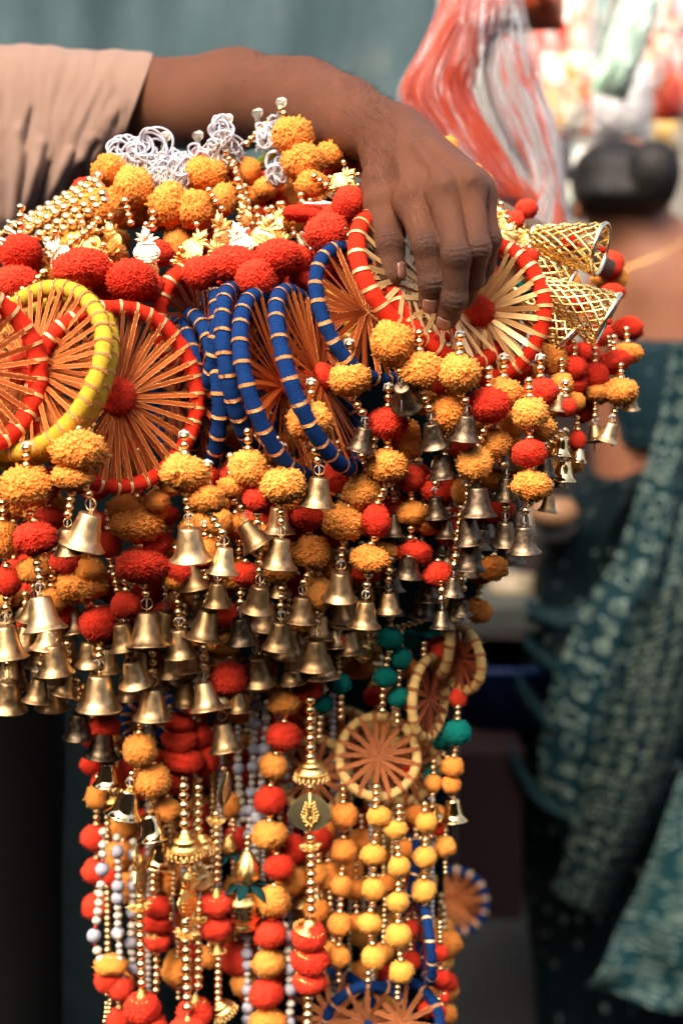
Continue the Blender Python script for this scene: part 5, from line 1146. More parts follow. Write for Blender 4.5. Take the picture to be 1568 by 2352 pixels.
def torso():
    """shirt body and dark trousers of the same person, mostly outside the picture"""
    out = []
    for nm, vt, vb, ur, c, Yb in (('shirt', 160, 1250, (20, 60, 70), (0.21, 0.132, 0.10), 1.30), ('trousers', 1230, 3600, (195, 262, 232), (0.0015, 0.0022, 0.003), 1.16)):
        V, F = [], []; n, m_ = 48, 60
        for j in range(m_ + 1):
            t = j / m_; v = vt + (vb - vt) * t; ue = ur[0] + (ur[1] - ur[0]) * math.sin(min(1, t * 1.6) * math.pi / 2) + (ur[2] - ur[1]) * t
            for i in range(n):
                a = 2 * math.pi * i / n; w = 330; u = ue - w + w * math.cos(a); fold = .004 * math.sin(9 * a + t * 6) + .006 * mnoise.noise(Vector((a * 3, t * 9, 2)))
                V.append(Vector((P(u, v, 1.3).x * (1 if nm == 'shirt' else 1), Yb - (.11 + fold) * math.sin(a), P(0, v, 1.3).z)))
        for j in range(m_):
            for i in range(n): F.append((j * n + i, j * n + (i + 1) % n, (j + 1) * n + (i + 1) % n, (j + 1) * n + i))
        inst(nm, mesh(nm, V, F, m_cloth(nm + '_cloth', c, sheen=0.0 if nm == 'trousers' else .15)), person, pinv)
torso()
# ================================================================ what carries the bundle: a wooden rod with hooks, and loops of string
def m_wood():
    t = NT('weathered_wood'); o = t.obj(); n = t.noise(1, 5, .65, t.vmul(o, (30, 260, 260))); t.bsdf(t.mix(n, (0.035, 0.022, 0.014), (0.16, 0.10, 0.06)), .8, 0, t.bump(n, .001)); return t.m
M_wood = m_wood()
rod = empty('carrying_rod', P(560, 400, 1.03)); tag(rod, 'dark weathered wooden rod under the loops carrying the ornaments', 'rod')
ro = rod.location
b = MB(); A_, B_ = P(140, 520, 1.03), P(900, 350, 1.04)
b.tube([A_.lerp(B_, k / 14) - ro + Vector((0, random.uniform(-.001, .001), random.uniform(-.001, .001))) for k in range(15)], .0095, 12); inst('rod', b.mesh('rod', M_wood), rod)
b = MB(); b.tube([P(1020, 420, 1.06) - ro, P(1400, 620, 1.09) - ro], .008, 10); b.tube([B_ - ro, P(1020, 420, 1.06) - ro], .009, 10); inst('rod', b.mesh('rod', M_wood), rod)
b = MB(); b.tube([P(590, 378, 1.028) - ro, P(640, 340, 1.028) - ro], .0035, 8); inst('green_peg', b.mesh('peg', mat_plain('green_peg', (0.25, 0.35, 0.03), .5)), rod)
def hook(u, v, Y, rot, h=46):
    b = MB(); px = PX(v, Y); w = 9
    pl = [(-w, 0), (-w * .8, h * .65), (-w * 1.5, h * .8), (-w * 1.2, h), (w * .4, h * 1.12), (w * 1.4, h), (w * 1.3, h * .75), (w * .5, h * .6), (w, 0)]
    c, s_ = math.cos(rad(rot)), math.sin(rad(rot)); n = len(pl); V = []
    for dy in (-1.2, 1.2):
        for i, (x, y) in enumerate(pl): V.append((Vector(((x * c + y * s_) * px, dy * px * 1.6 + 0.4 * math.sin(y * .12) * px * 5, (y * c - x * s_) * px))))
    F = [tuple(range(n)), tuple(reversed(range(n, 2 * n)))] + [(i, i + n, (i + 1) % n + n, (i + 1) % n) for i in range(n)]
    b.add(V, F)
    0 and b.tube([Vector((h * .9 * s_ * px, 0, h * .9 * c * px)) + Vector((w * px * 1.9 * math.cos(a), -1.5 * px, w * px * 1.9 * math.sin(a))) for a in [rad(-60 + 22 * k) for k in range(12)]], 2.2 * px, 6)
    return b.mesh('metal_hook', M_steel, False)
for k, (u, v, Y, rot, lab) in enumerate([(376, 352, 1.02, 8, 'bent tin hook in the left bunch of white loops'), (516, 312, 1.01, 10, 'bent tin hook inside the tall middle white loops'), (455, 352, 1.03, 0, 'bent tin hook low between the two white bunches'), (595, 300, 1.03, -5, 'small tin hook beside the beads near the elbow'), (642, 275, 1.012, 5, 'tallest pale tin hook above the orange pompoms')]):
    o = inst('metal_hook', hook(u, v, Y, rot), None, T(P(u, v, Y))); tag(o, lab, 'hook', 'tin hooks on the rod')
rl = random.Random(9)
def loops(name, lab, cen, n, rpx, wild, tr=3.2):
    u, v, Y = cen; r0 = empty(name, P(u, v, Y)); tag(r0, lab, 'string bunch', 'bunches of white loops on the rod')
    for k in range(n):
        b = MB(); cu = u + rl.uniform(-1, 1) * wild[0]; cv = v + rl.uniform(-1, 1) * wild[1]; R = rpx * rl.uniform(.6, 1.15); px = PX(v, Y); el = rl.uniform(.45, 1.0); an = rl.uniform(0, 3.1); ty = rl.uniform(-.9, .9); ph = rl.random() * 6
        pts = []
        for q in range(26):
            a = 2 * math.pi * q / 26; x = R * math.cos(a); y = R * el * math.sin(a) + 3 * math.sin(2 * a + ph); xx = x * math.cos(an) - y * math.sin(an); yy = x * math.sin(an) + y * math.cos(an)
            pts.append(Vector(((cu + xx - u) * px, (ty * yy * .6 + 3 * math.sin(a * 3 + ph)) * px + rl.uniform(-.0001, .0001), -(cv + yy - v) * px)) + Vector((0, (k / n - .5) * .012, 0)))
        b.tube(pts, tr * px, 7, closed=True); inst('plastic_loop', b.mesh('plastic_loop', M_plastic), r0)
    b = MB()
    for k in range(n * 7):
        px = PX(v, Y); p0 = Vector((rl.uniform(-1, 1) * wild[0] * px, rl.uniform(-.006, .003), -rl.uniform(-.3, 1) * wild[1] * px)); d = Vector((rl.uniform(-.7, .7), rl.uniform(-.5, .2), -rl.uniform(.2, 1.2))) * rpx * 1.2 * px
        b.tube([p0, p0 + d * .4 + Vector((rl.uniform(-1, 1), 0, rl.uniform(-1, 1))) * 6 * px, p0 + d * .8, p0 + d + Vector((rl.uniform(-1, 1), 0, rl.uniform(-1, 1))) * 8 * px], rl.uniform(.8, 1.8) * px, 5)
    tag(inst('loose_thread', b.mesh('loose_thread', M_thread), r0), kind='stuff')
loops('string_bunch', 'left bunch of curly white loops beside the sleeve', (320, 358, 1.01), 22, 32, (50, 28), 2.6)
loops('string_bunch', 'small white loops just over the left orange pompoms', (390, 388, 1.0), 16, 26, (42, 22), 2.4)
loops('string_bunch', 'frayed white strings between the two hooks', (440, 368, 1.005), 14, 24, (36, 30), 2.6)
loops('string_bunch', 'tall upright white loops around the middle hook', (516, 300, 1.0), 9, 30, (14, 16), 2.8)
loops('string_bunch', 'white strings beneath the middle hook', (512, 335, 1.005), 14, 24, (34, 20), 2.8)
loops('string_bunch', 'white loops at the foot of the tallest hook', (622, 300, 1.02), 10, 24, (26, 22), 3.0)
loops('string_bunch', 'thin white strings left of the upper right orange pompoms', (638, 385, 0.995), 8, 22, (16, 20), 2.6)
# added dark sheet: shade in the bundle's gaps, teal cloth at the lower left
def loft(rows, Y, dep, n=64, sub=10, wr=0.0, sq=1.0, seed=0, streak=8):
    V, F, U = [], [], []; R = []
    for i_, (a, b) in enumerate(zip(rows, rows[1:])):
        p0 = rows[max(0, i_ - 1)]; p3 = rows[min(len(rows) - 1, i_ + 2)]
        for q in range(sub):
            t = q / sub; R.append([lerp(a[0], b[0], t)] + [0.5 * (2 * x + (y - w_) * t + (2 * w_ - 5 * x + 4 * y - z_) * t * t + (3 * x - w_ - 3 * y + z_) * t ** 3) for w_, x, y, z_ in list(zip(p0, a, b, p3))[1:]])
    R.append(list(rows[-1])); m_ = len(R)
    for j, (v, ul, ur_) in enumerate(R):
        for i in range(n):
            a = 2 * math.pi * i / n; u = (ul + ur_) / 2 - math.cos(a) * (ur_ - ul) / 2; d = dep * (.35 + .65 * min(1, (ur_ - ul) / 240.0))
            w = wr * mnoise.noise(Vector((i * streak / n * 2.2, j * .05, seed))) + wr * .5 * mnoise.noise(Vector((i * streak / n * 5, j * .11, seed + 4)))
            p = P(u, v, Y); V.append(Vector((p.x, Y - (d + w) * math.sin(a), p.z))); U.append((i / n, j / m_))
    for j in range(m_ - 1):
        for i in range(n): F.append((j * n + i, (j + 1) * n + i, (j + 1) * n + (i + 1) % n, j * n + (i + 1) % n))
    return V, F, U
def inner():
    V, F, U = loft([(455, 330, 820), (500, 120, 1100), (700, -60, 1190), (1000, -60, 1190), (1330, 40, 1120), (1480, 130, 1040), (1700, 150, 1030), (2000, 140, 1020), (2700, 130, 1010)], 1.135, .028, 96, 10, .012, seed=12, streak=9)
    return mesh('draped_cloth', V, F, mat_plain('black_teal_shade_cloth', (0.0036, 0.0068, 0.0080), .95, .02, .4, 40), True, uv=U)
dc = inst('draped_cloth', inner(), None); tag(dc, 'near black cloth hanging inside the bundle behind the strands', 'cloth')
b = MB(); q0 = P(1043, 2004, 1.62); b.tube([q0, q0 + Vector((.004, 0, .5)), q0 + Vector((-.01, 0, 1.25))], .0009, 5)
for o_ in list(bpy.data.objects):
    if o_.get('label', '').startswith('blurred blue wool hoop'): inst('cord', b.mesh('cord', M_thread), o_, (Matrix.Translation(o_.location) @ o_.rotation_quaternion.to_matrix().to_4x4()).inverted())
# ---- woven gold cones
def lattice(lab, a, b, Ya, Yb, r0, r1, n=13, tw=2.2, seed=0):
    A, B = P(a[0], a[1], Ya), P(b[0], b[1], Yb); ax = (B - A); L = ax.length; ax.normalize(); x = ax.orthogonal().normalized(); y = ax.cross(x); root = empty('woven_gold_bell', A); tag(root, lab, 'bell ornament', 'woven gold bells at the right')
    px = PX(a[1], Ya); R0, R1 = r0 * px, r1 * px
    prof = lambda t: R0 + (R1 - R0) * (t ** 1.25) + R1 * .06 * math.sin(t * math.pi)
    for sg in (1, -1):
        g = MB()
        for k in range(n):
            pts = []
            for q in range(15):
                t = q / 14; an = 2 * math.pi * k / n + sg * tw * t; rr = prof(t) + sg * .0005 * math.sin(q * math.pi); pts.append(ax * (L * t) + (x * math.cos(an) + y * math.sin(an)) * (rr + sg * .0006 * (1 if (q + k) % 2 else -1)))
            g.tube(pts, .00095, 6)
        tag(inst('lattice', g.mesh('lattice', M_goldp), root), None)
    for t, rr in ((1.0, .0016), (0.02, .0014)):
        g = MB(); g.tube([ax * (L * t) + (x * math.cos(q) + y * math.sin(q)) * prof(t) for q in [2 * math.pi * k / 30 for k in range(30)]], rr, 7, closed=True)
        inst('rim', g.mesh('rim', M_pale), root)
    g = MB(); Mx = Matrix(((x.x, y.x, ax.x, 0), (x.y, y.y, ax.y, 0), (x.z, y.z, ax.z, 0), (0, 0, 0, 1)))
    g.lathe([(0.0001, -.012), (R0 * .5, -.012), (R0 * .6, -.008), (R0 * .45, -.005), (R0 * 1.05, -.001), (R0 * 1.1, .002), (R0, .004)], 20, Mx); inst('cap', g.mesh('cap', M_goldp), root)
    g = MB(); g.ball(ax * L * .55, R0 * .9, 10, 7); g.tube([ax * L * .5, ax * L * 1.0], .0008, 6); g.ball(ax * L * 1.04, .0022, 8, 6); inst('red_filling', g.mesh('red_filling', MP['R']), root)
lattice('upper woven gold bell lying on its side, mouth towards the woman', (1222, 540), (1378, 572), .985, .965, 22, 58)
lattice('lower woven gold bell with wide mouth over the red pompoms', (1240, 655), (1392, 735), .955, .945, 22, 66, 14)
lattice('half hidden woven gold bell behind the large red hoop', (1205, 690), (1300, 782), .965, .958, 26, 60, 13)
lattice('short woven gold bell between the two big ones', (1200, 590), (1300, 650), .985, .985, 22, 48, 12)

# ================================================================ surroundings
def sheet(name, pts, mat, parent=None, thick=.002, n=(40, 40), fold=None, smooth=True):
    """a hanging cloth between four corners given as (u, v, Y); fold(s, t) moves it along Y"""
    V, F, U = [], [], []
    a, b, c, d = [P(*p) for p in pts]
    for j in range(n[1] + 1):
        for i in range(n[0] + 1):
            s_, t = i / n[0], j / n[1]; p = a.lerp(b, s_).lerp(d.lerp(c, s_), t)
            if fold: p = p + Vector((0, fold(s_, t), 0))
            V.append(p); U.append((s_, 1 - t))
    w = n[0] + 1
    for j in range(n[1]):
        for i in range(n[0]): F.append((j * w + i, (j + 1) * w + i, (j + 1) * w + i + 1, j * w + i + 1))
    o = inst(name, mesh(name, V, F, mat, smooth, uv=U), parent)
    if thick: m = o.modifiers.new('thick', 'SOLIDIFY'); m.thickness = thick
    return o
def m_tarp():
    t = NT('blue_grey_cloth'); o = t.obj(); a = t.noise(1, 6, .7, t.vmul(o, (16, 4, 3.0)), 1.2); b = t.noise(14, 4, .6, o); f = t.noise(500, 2, .5, o)
    k = t.math('ADD', t.math('MULTIPLY', a, .6), t.math('MULTIPLY', b, .4)); c = t.ramp(k, [(.30, (0.030, 0.060, 0.072)), (.55, (0.055, 0.092, 0.104)), (.72, (0.11, 0.135, 0.135))])
    t.bsdf(c, .85, 0, t.bump(f, .0006), Specular_IOR_Level=.2); return t.m
tb = sheet('hanging_cloth', [(-500, -700, 1.62), (1010, -700, 1.62), (985, 1250, 1.62), (-500, 1250, 1.62)], m_tarp(), None, .002, (140, 60), lambda s_, t: .010 * math.sin(s_ * 21 + 2 * math.sin(t * 4)) + .003 * math.sin(s_ * 61 + 1.3 + t * 2) + .012 * mnoise.noise(Vector((s_ * 9, t * 3, 0))))
tag(tb, 'blue grey cloth hanging in folds behind the arm', 'cloth')
# ground
GZ = -1.22
def m_ground():
    t = NT('dark_ground'); o = t.obj(); a = t.noise(1.6, 6, .65, o); b = t.noise(9, 5, .7, o); g = t.noise(160, 3, .6, o)
    t.bsdf(t.ramp(t.math('ADD', t.math('MULTIPLY', a, .6), t.math('MULTIPLY', b, .4)), [(.35, (0.004, 0.006, 0.006)), (.6, (0.010, 0.012, 0.011)), (.75, (0.03, 0.028, 0.022))]), .85, 0, t.bump(t.math('ADD', b, g), .01)); return t.m  # dark asphalt tone pushed darker, so shade is put into the colour
V = [(-150, -150, GZ), (150, -150, GZ), (150, 150, GZ), (-150, 150, GZ)]
tag(inst('ground', mesh('ground', V, [(0, 1, 2, 3)], m_ground(), False)), 'dark trodden market ground', None, None, 'structure')
# back wall of the stall with shelves
def slab(name, c, h, mat, **k):
    b = MB(); b.box((0, 0, 0), h); o = inst(name, b.mesh(name, mat, False), None, T(Vector(c))); bv = o.modifiers.new('bevel', 'BEVEL'); bv.width = min(h) * .2; bv.segments = 2
    tag(o, **k); return o
M_wallb = mat_plain('stall_wall', (0.22, 0.21, 0.19), .9, .2, .5, 3)
M_shadedark = mat_plain('shade_dark_boards', (0.016, 0.010, 0.009), .9, .2, .5, 3)  # very dark colour stands for the shade low behind the bundle
slab('wall', (1.3, 3.9, .75), (2.6, .06, .9), M_wallb, kind='structure', label='pale back wall of the stall')
slab('wall', (1.3, 3.84, -.69), (2.6, .06, .53), M_shadedark, kind='structure', label='boarded front below the stall wall, dark colour standing for shade')
slab('wall', (-2.3, 3.9, .4), (1.0, .06, 1.7), M_shadedark, kind='structure', label='wall at the left, dark colour standing for shade')
# unseen shop fronts and awning behind the viewer, added for dimming and metal reflections
M_far = mat_plain('lane_wall', (0.16, 0.10, 0.07), .9, .2, .6, .7)
slab('wall', (0, -3.6, .3), (7, .2, 1.5), M_far, kind='structure', label='unseen shop fronts added across the lane for dimming and reflections')
slab('awning', (0, -2.75, 1.35), (7, .8, .03), mat_plain('awning_cloth', (0.25, 0.16, 0.10), .9, .2, .3, 2), label='unseen awning added for dimming over the shops across the lane', cat='awning')
slab('wall', (-5.0, 0, .8), (.2, 6, 2.0), M_far, kind='structure', label='side wall at the left end of the lane')
# packets hanging on the stall wall
def m_packet(name, base, cols, sc=7, seed=0):
    t = NT(name); uv = t.uv(); vo = t.n('ShaderNodeTexVoronoi'); vo.inputs['Scale'].default_value = sc; vo.distance = 'CHEBYCHEV'
    mp = t.n('ShaderNodeVectorMath', operation='ADD'); t.l(uv, mp.inputs[0]); mp.inputs[1].default_value = (seed * 1.37, seed * .77, 0); t.l(mp.outputs[0], vo.inputs['Vector'])
    r_ = t.sep(vo.outputs['Color'])[0]; stops = [(0.0, base)] + [(.32 + .68 * i / len(cols), c) for i, c in enumerate(cols)]
    c = t.ramp(r_, stops); c = t.mix(t.ramp(t.noise(5, 3, .5, uv), [(.45, 0.0), (.6, .75)]), c, base)
    t.bsdf(c, .18, 0, t.bump(t.noise(7, 3, .6, uv), .02), Specular_IOR_Level=.7); return t.m
WH = (0.72, 0.70, 0.66); CR = (0.75, 0.68, 0.52)
def packet(lab, u, v, w, h, Y, mat, rot=0, cat='packet', puff=.03, taper=0):
    V, F, U = [], [], []; n = 14; px = PX(v, Y)
    for sd in (1, -1):
        for j in range(n + 1):
            for i in range(n + 1):
                s_, t = i / n * 2 - 1, j / n * 2 - 1; e = (1 - abs(s_) ** 3) * (1 - abs(t) ** 3); wr = .12 * mnoise.noise(Vector((s_ * 2.2 + u, t * 2.2, sd)))
                x = s_ * w / 2 * px * (1 - taper * t * .5); z = t * h / 2 * px; c_, q_ = math.cos(rad(rot)), math.sin(rad(rot)); V.append((x * c_ + z * q_, -sd * (puff * e * (1 + wr * 3) + .0015), z * c_ - x * q_)); U.append((i / n, j / n))
    N = (n + 1) ** 2; w_ = n + 1
    for sd in (0, 1):
        for j in range(n):
            for i in range(n):
                f = (sd * N + j * w_ + i, sd * N + j * w_ + i + 1, sd * N + (j + 1) * w_ + i + 1, sd * N + (j + 1) * w_ + i); F.append(f if sd == 0 else f[::-1])
    tag(inst('packet', mesh('packet', V, F, mat, True, uv=U), None, T(P(u, v, Y))), lab, cat, 'goods hanging on the stall')
OR = (0.85, 0.22, 0.05); RD = (0.70, 0.04, 0.02); YE = (0.85, 0.50, 0.10); GR = (0.45, 0.72, 0.52); TE = (0.03, 0.30, 0.30)
packet('tall white packet with orange print, right of the clear bag', 1290, 130, 150, 360, 2.6, m_packet('pk1', WH, [OR, CR, RD], 4, 1))
packet('orange and cream packet hanging below the white one', 1300, 215, 120, 180, 2.5, m_packet('pk2', CR, [OR, YE, RD, WH], 3.2, 2), puff=.02)
packet('pale packet near the clear bag bottom', 1275, 330, 80, 170, 2.7, m_packet('pk3', WH, [CR, (0.3, .25, .2)], 3, 3))
packet('pale green plastic bag at the top', 1440, 95, 90, 260, 2.4, m_packet('pk4', (0.50, 0.74, 0.60), [(0.62, .8, .7), GR], 3, 4), 18, 'bag', .05)
packet('crumpled clear white bag above the woman', 1420, 235, 150, 170, 2.6, m_packet('pk5', (0.62, 0.64, 0.66), [(0.75, .75, .78), (0.6, .62, .66)], 9, 5), 0, 'bag', .025)
packet('red and white striped packet at the upper right edge', 1545, 180, 90, 190, 2.5, m_packet('pk6', RD, [OR, WH, RD, CR], 2.6, 6))
packet('row of blue, red and white sachets at the top right corner', 1540, 40, 110, 130, 2.7, m_packet('pk7', WH, [RD, (0.05, .35, .5), WH, OR], 5, 7))
packet('yellow packet behind the woman’s bun', 1530, 315, 70, 90, 2.7, m_packet('pk8', (0.75, .50, .16), [YE, CR], 4, 8))
packet('grey green packet between the white bags', 1375, 90, 60, 260, 2.9, m_packet('pk9', (0.30, 0.34, 0.32), [(0.45, .48, .42), TE], 4, 9))
packet('white box standing low behind the woman', 1350, 60, 60, 200, 2.95, m_packet('pk10', WH, [CR, GR], 4, 10))
packet('cream packet far behind at the right edge', 1500, 130, 60, 300, 3.0, m_packet('pk11', CR, [WH, OR], 4, 11))
packet('grey white packet behind the woman’s head', 1330, 420, 120, 160, 3.0, m_packet('pk12', WH, [CR, TE], 4, 12))
packet('brownish packet low behind the woman’s ear', 1262, 470, 70, 120, 2.9, m_packet('pk13', CR, [(0.4, .2, .1)], 4, 13))
packet('round orange red bag at the very top', 1200, -8, 190, 150, 1.9, m_packet('pk14', (0.75, 0.06, 0.01), [OR, RD, (0.8, .12, .02)], 3, 14), 0, 'bag', .06)
# ---- big clear plastic bag with red threads inside
def m_film():
    t = NT('clear_plastic_film'); uv = t.uv(); a = t.noise(1, 4, .6, t.vmul(uv, (120, 5, 1)), .5); b = t.noise(1, 3, .6, t.vmul(uv, (14, 2.5, 1)), .5)
    nm = t.bump(a, .012); g = t.n('ShaderNodeBsdfGlossy'); g.inputs['Roughness'].default_value = .16; g.inputs['Color'].default_value = (.95, .95, 1, 1); t.l(nm, g.inputs['Normal'])
    d = t.n('ShaderNodeBsdfDiffuse'); d.inputs[0].default_value = (.80, .78, .82, 1); t.l(nm, d.inputs['Normal']); tr = t.n('ShaderNodeBsdfTransparent')
    k = t.ramp(t.math('ADD', t.math('MULTIPLY', a, .6), t.math('MULTIPLY', b, .4)), [(.52, 0.0), (.62, .62)])  # white streaks painted in as glints and sheen along the creases
    m1 = t.n('ShaderNodeMixShader'); t.l(k, m1.inputs[0]); t.l(tr.outputs[0], m1.inputs[1]); t.l(d.outputs[0], m1.inputs[2])
    m2 = t.n('ShaderNodeMixShader'); m2.inputs[0].default_value = .11; t.l(m1.outputs[0], m2.inputs[1]); t.l(g.outputs[0], m2.inputs[2]); t.l(m2.outputs[0], t.out.inputs[0]); return t.m
def m_bundle(name, c1, c2, k=(90, 6, 1), blot=0.0):
    t = NT(name); uv = t.uv(); a = t.noise(1, 5, .7, t.vmul(uv, k), .4); g = t.ramp(t.noise(1, 3, .6, t.vmul(uv, (k[0] * .25, k[1] * .9, 1)), .6), [(.52, 0.0), (.58, blot)]); t.bsdf(t.mix(g, t.mix(t.ramp(a, [(.35, 0.0), (.65, 1.0)]), c1, c2), (0.72, 0.10, 0.03)), .8, 0, t.bump(a, .006), Specular_IOR_Level=.12); return t.m
bag = empty('clear_plastic_bag', P(1100, 250, 1.30)); tag(bag, 'large clear plastic bag with red and white goods, hanging behind the hand', 'plastic bag'); bi = T(-bag.location)
rows = [(-120, 1010, 1150), (0, 1004, 1200), (110, 962, 1225), (215, 908, 1258), (300, 945, 1288), (420, 1040, 1302), (505, 1120, 1312), (560, 1150, 1312)]
V, F, U = loft(rows, 1.30, .055, 260, 12, .0045, streak=40); inst('plastic_film', mesh('plastic_film', V, F, m_film(), True, uv=U), bag, bi)
V, F, U = loft([(-120, 1018, 1140), (0, 1010, 1190), (100, 968, 1120), (215, 916, 1090), (300, 960, 1130), (400, 1050, 1190), (455, 1110, 1236), (475, 1150, 1240)], 1.315, .030, 160, 10, .003, seed=3, streak=26)
inst('red_contents', mesh('red_contents', V, F, m_bundle('red_thread_mass', (0.34, 0.010, 0.002), (0.80, 0.100, 0.010)), True, uv=U), bag, bi)
V, F, U = loft([(60, 1130, 1150), (120, 1110, 1215), (215, 1120, 1248), (300, 1150, 1278), (420, 1210, 1294), (500, 1150, 1302), (552, 1165, 1305)], 1.325, .030, 160, 10, .003, seed=7, streak=20)
inst('white_contents', mesh('white_contents', V, F, m_bundle('white_thread_mass', (0.40, 0.33, 0.33), (0.66, 0.61, 0.62), (70, 3, 1), .9), True, uv=U), bag, bi)
# ---- the woman
wx = np.arange(P(1180, 500, 2.2)[0], P(1900, 500, 2.2)[0], .0065); wy = np.arange(1.98, 2.52, .0065); wz = np.arange(P(1400, 1250, 2.2)[2], P(1400, 300, 2.2)[2], .0065)
wp = lambda u, v, Y=2.22: np.array(P(u, v, Y))
BF = Field(wx, wy, wz, .08)
BF.ell(wp(1432, 445, 2.27), (.066, .085, .085), .02); BF.capsule(wp(1450, 500, 2.25), wp(1490, 620, 2.25), .044, .050, .04)
BF.capsule(wp(1480, 640, 2.27), wp(1395, 715, 2.27), .045, .042, .04); BF.capsule(wp(1500, 600, 2.27), wp(1720, 690, 2.27), .05, .05, .05)
BF.capsule(wp(1520, 680, 2.27), wp(1530, 1100, 2.27), .10, .095, .06); BF.capsule(wp(1430, 720, 2.28), wp(1450, 1090, 2.28), .05, .05, .06); BF.capsule(wp(1620, 720, 2.28), wp(1600, 1090, 2.28), .06, .06, .06)
BF.ell(wp(1330, 472, 2.24), (.012, .014, .028), .008); BF.capsule(wp(1740, 700, 2.27), wp(1790, 1150, 2.2), .045, .038, .03)
V_, Q_ = surf_nets(BF.F, wx, wy, wz)
woman = empty('person', P(1450, 1800, 2.25)); tag(woman, 'woman seen from behind in dark teal sari with dark hair in a bun', 'person'); wi = T(-woman.location)
M_wskin = mat_plain('warm_skin', (0.26, 0.105, 0.055), .55, .35, .10, 12, Subsurface_Weight=.08, Subsurface_Radius=(.01, .004, .002))
inst('body', np_mesh('woman_body', V_, Q_, M_wskin), woman, wi)
HF = Field(wx, wy, wz, .08); HF.ell(wp(1412, 410, 2.25), (.068, .088, .060), .01); HF.ell(wp(1500, 398, 2.17), (.040, .040, .050), .002); HF.ell(wp(1400, 448, 2.22), (.052, .07, .030), .012); HF.ell(wp(1470, 455, 2.2), (.048, .05, .026), .012)
V_, Q_ = surf_nets(HF.F, wx, wy, wz)
def m_hair():
    t = NT('black_hair'); o = t.obj(); a = t.noise(1, 4, .6, t.vmul(o, (150, 40, 40))); t.bsdf(t.mix(a, (0.0006, 0.0007, 0.0008), (0.010, 0.007, 0.005)), .55, 0, t.bump(a, .004), Specular_IOR_Level=.3); return t.m
inst('hair', np_mesh('woman_hair', V_, Q_, m_hair()), woman, wi)
b = MB(); b.tube([wp(1390 + 190 * t, 622 - 75 * t ** 1.6 + 0 * t, 2.165 - .01 * math.sin(math.pi * t)) for t in [k / 20 for k in range(21)]], .0011, 6); inst('necklace', b.mesh('necklace', M_goldp), woman, wi)
def m_sari(name, base, dot, sc, ring=False, ramt=.8):
    t = NT(name); uv = t.uv(); vo = t.n('ShaderNodeTexVoronoi'); vo.inputs['Scale'].default_value = sc; vo.inputs['Randomness'].default_value = .35; t.l(uv, vo.inputs['Vector'])
    d = t.ramp(vo.outputs['Distance'], [(.13, 1.0), (.20, 0.0)])
    n = t.noise(sc * .4, 4, .6, uv); c = t.mix(n, tuple(x * .45 for x in base), tuple(x * 1.5 for x in base)); c = t.mix(t.math('MULTIPLY', d, ramt), c, dot)
    if ring:
        v2 = t.n('ShaderNodeTexVoronoi'); v2.inputs['Scale'].default_value = sc * .62; v2.inputs['Randomness'].default_value = .3; t.l(uv, v2.inputs['Vector'])
        rg = t.math('MULTIPLY', t.ramp(v2.outputs['Distance'], [(.22, 0.0), (.28, 1.0), (.36, 1.0), (.42, 0.0)]), t.ramp(t.noise(sc * 2, 2, .5, uv), [(.4, .25), (.6, 1.0)]))
        c = t.mix(t.math('MULTIPLY', rg, .7), c, (dot[0] * .8, dot[1] * .75, dot[2] * .65))
    t.bsdf(c, .6, 0, t.bump(n, .004), Specular_IOR_Level=.12); return t.m
TD = (0.30, 0.40, 0.36)
M_blouse = m_sari('teal_blouse', (0.006, 0.022, 0.030), (0.16, .22, .22), 13, False, .6)
def wrap(name, rows, Y, dep, mat, n=80, sub=10, wr=.012, seed=0, streak=10):
    V, F, U = loft(rows, Y, dep, n, sub, wr, seed=seed, streak=streak); o = inst(name, mesh(name, V, F, mat, True, uv=[(a * 2.2, b * 1.8) for a, b in U]), woman, wi); return o
wrap('blouse', [(778, 1400, 1770), (800, 1378, 1782), (900, 1375, 1775), (1000, 1392, 1750), (1012, 1396, 1746)], 2.27, .155, M_blouse, wr=.004)
M_skirt = m_sari('dark_sari', (0.0012, 0.006, 0.008), (0.12, .17, .16), 20, False, .7)
wrap('sari_skirt', [(1048, 1380, 1790), (1090, 1330, 1830), (1200, 1262, 1870), (1400, 1212, 1900), (1700, 1175, 1930), (2000, 1195, 1960), (2300, 1230, 1990), (2800, 1220, 2050)], 2.32, .17, M_skirt, 160, 12, .030, 2, 16)
def strip(name, left, right, mat, dY, n=(26, 90), amp=.016, fr=30, seed=0):
    """a draped length of cloth between two edges given as (u, v, Y) lists"""
    def at(L, t):
        x = t * (len(L) - 1); i = min(len(L) - 2, int(x)); f = x - i; p0 = L[max(0, i - 1)]; p1, p2 = L[i], L[i + 1]; p3 = L[min(len(L) - 1, i + 2)]
        return [0.5 * (2 * b + (c - a) * f + (2 * a - 5 * b + 4 * c - d) * f * f + (3 * b - a - 3 * c + d) * f ** 3) for a, b, c, d in zip(p0, p1, p2, p3)]
    V, F, U = [], [], []
    for j in range(n[1] + 1):
        t = j / n[1]; A = P(*at(left, t)); B = P(*at(right, t))
        for i in range(n[0] + 1):
            s_ = i / n[0]; p = A.lerp(B, s_); p = p + Vector((0, -.03 * math.sin(math.pi * s_) + amp * math.sin(s_ * fr + 2 * mnoise.noise(Vector((t * 4, seed, 0)))), 0)); V.append(p); U.append((s_ * .34, t * 2.0))
    w = n[0] + 1
    for j in range(n[1]):
        for i in range(n[0]): F.append((j * w + i, (j + 1) * w + i, (j + 1) * w + i + 1, j * w + i + 1))
    o = inst(name, mesh(name, V, F, mat, True, uv=U), woman, wi); m = o.modifiers.new('thick', 'SOLIDIFY'); m.thickness = .003; return o
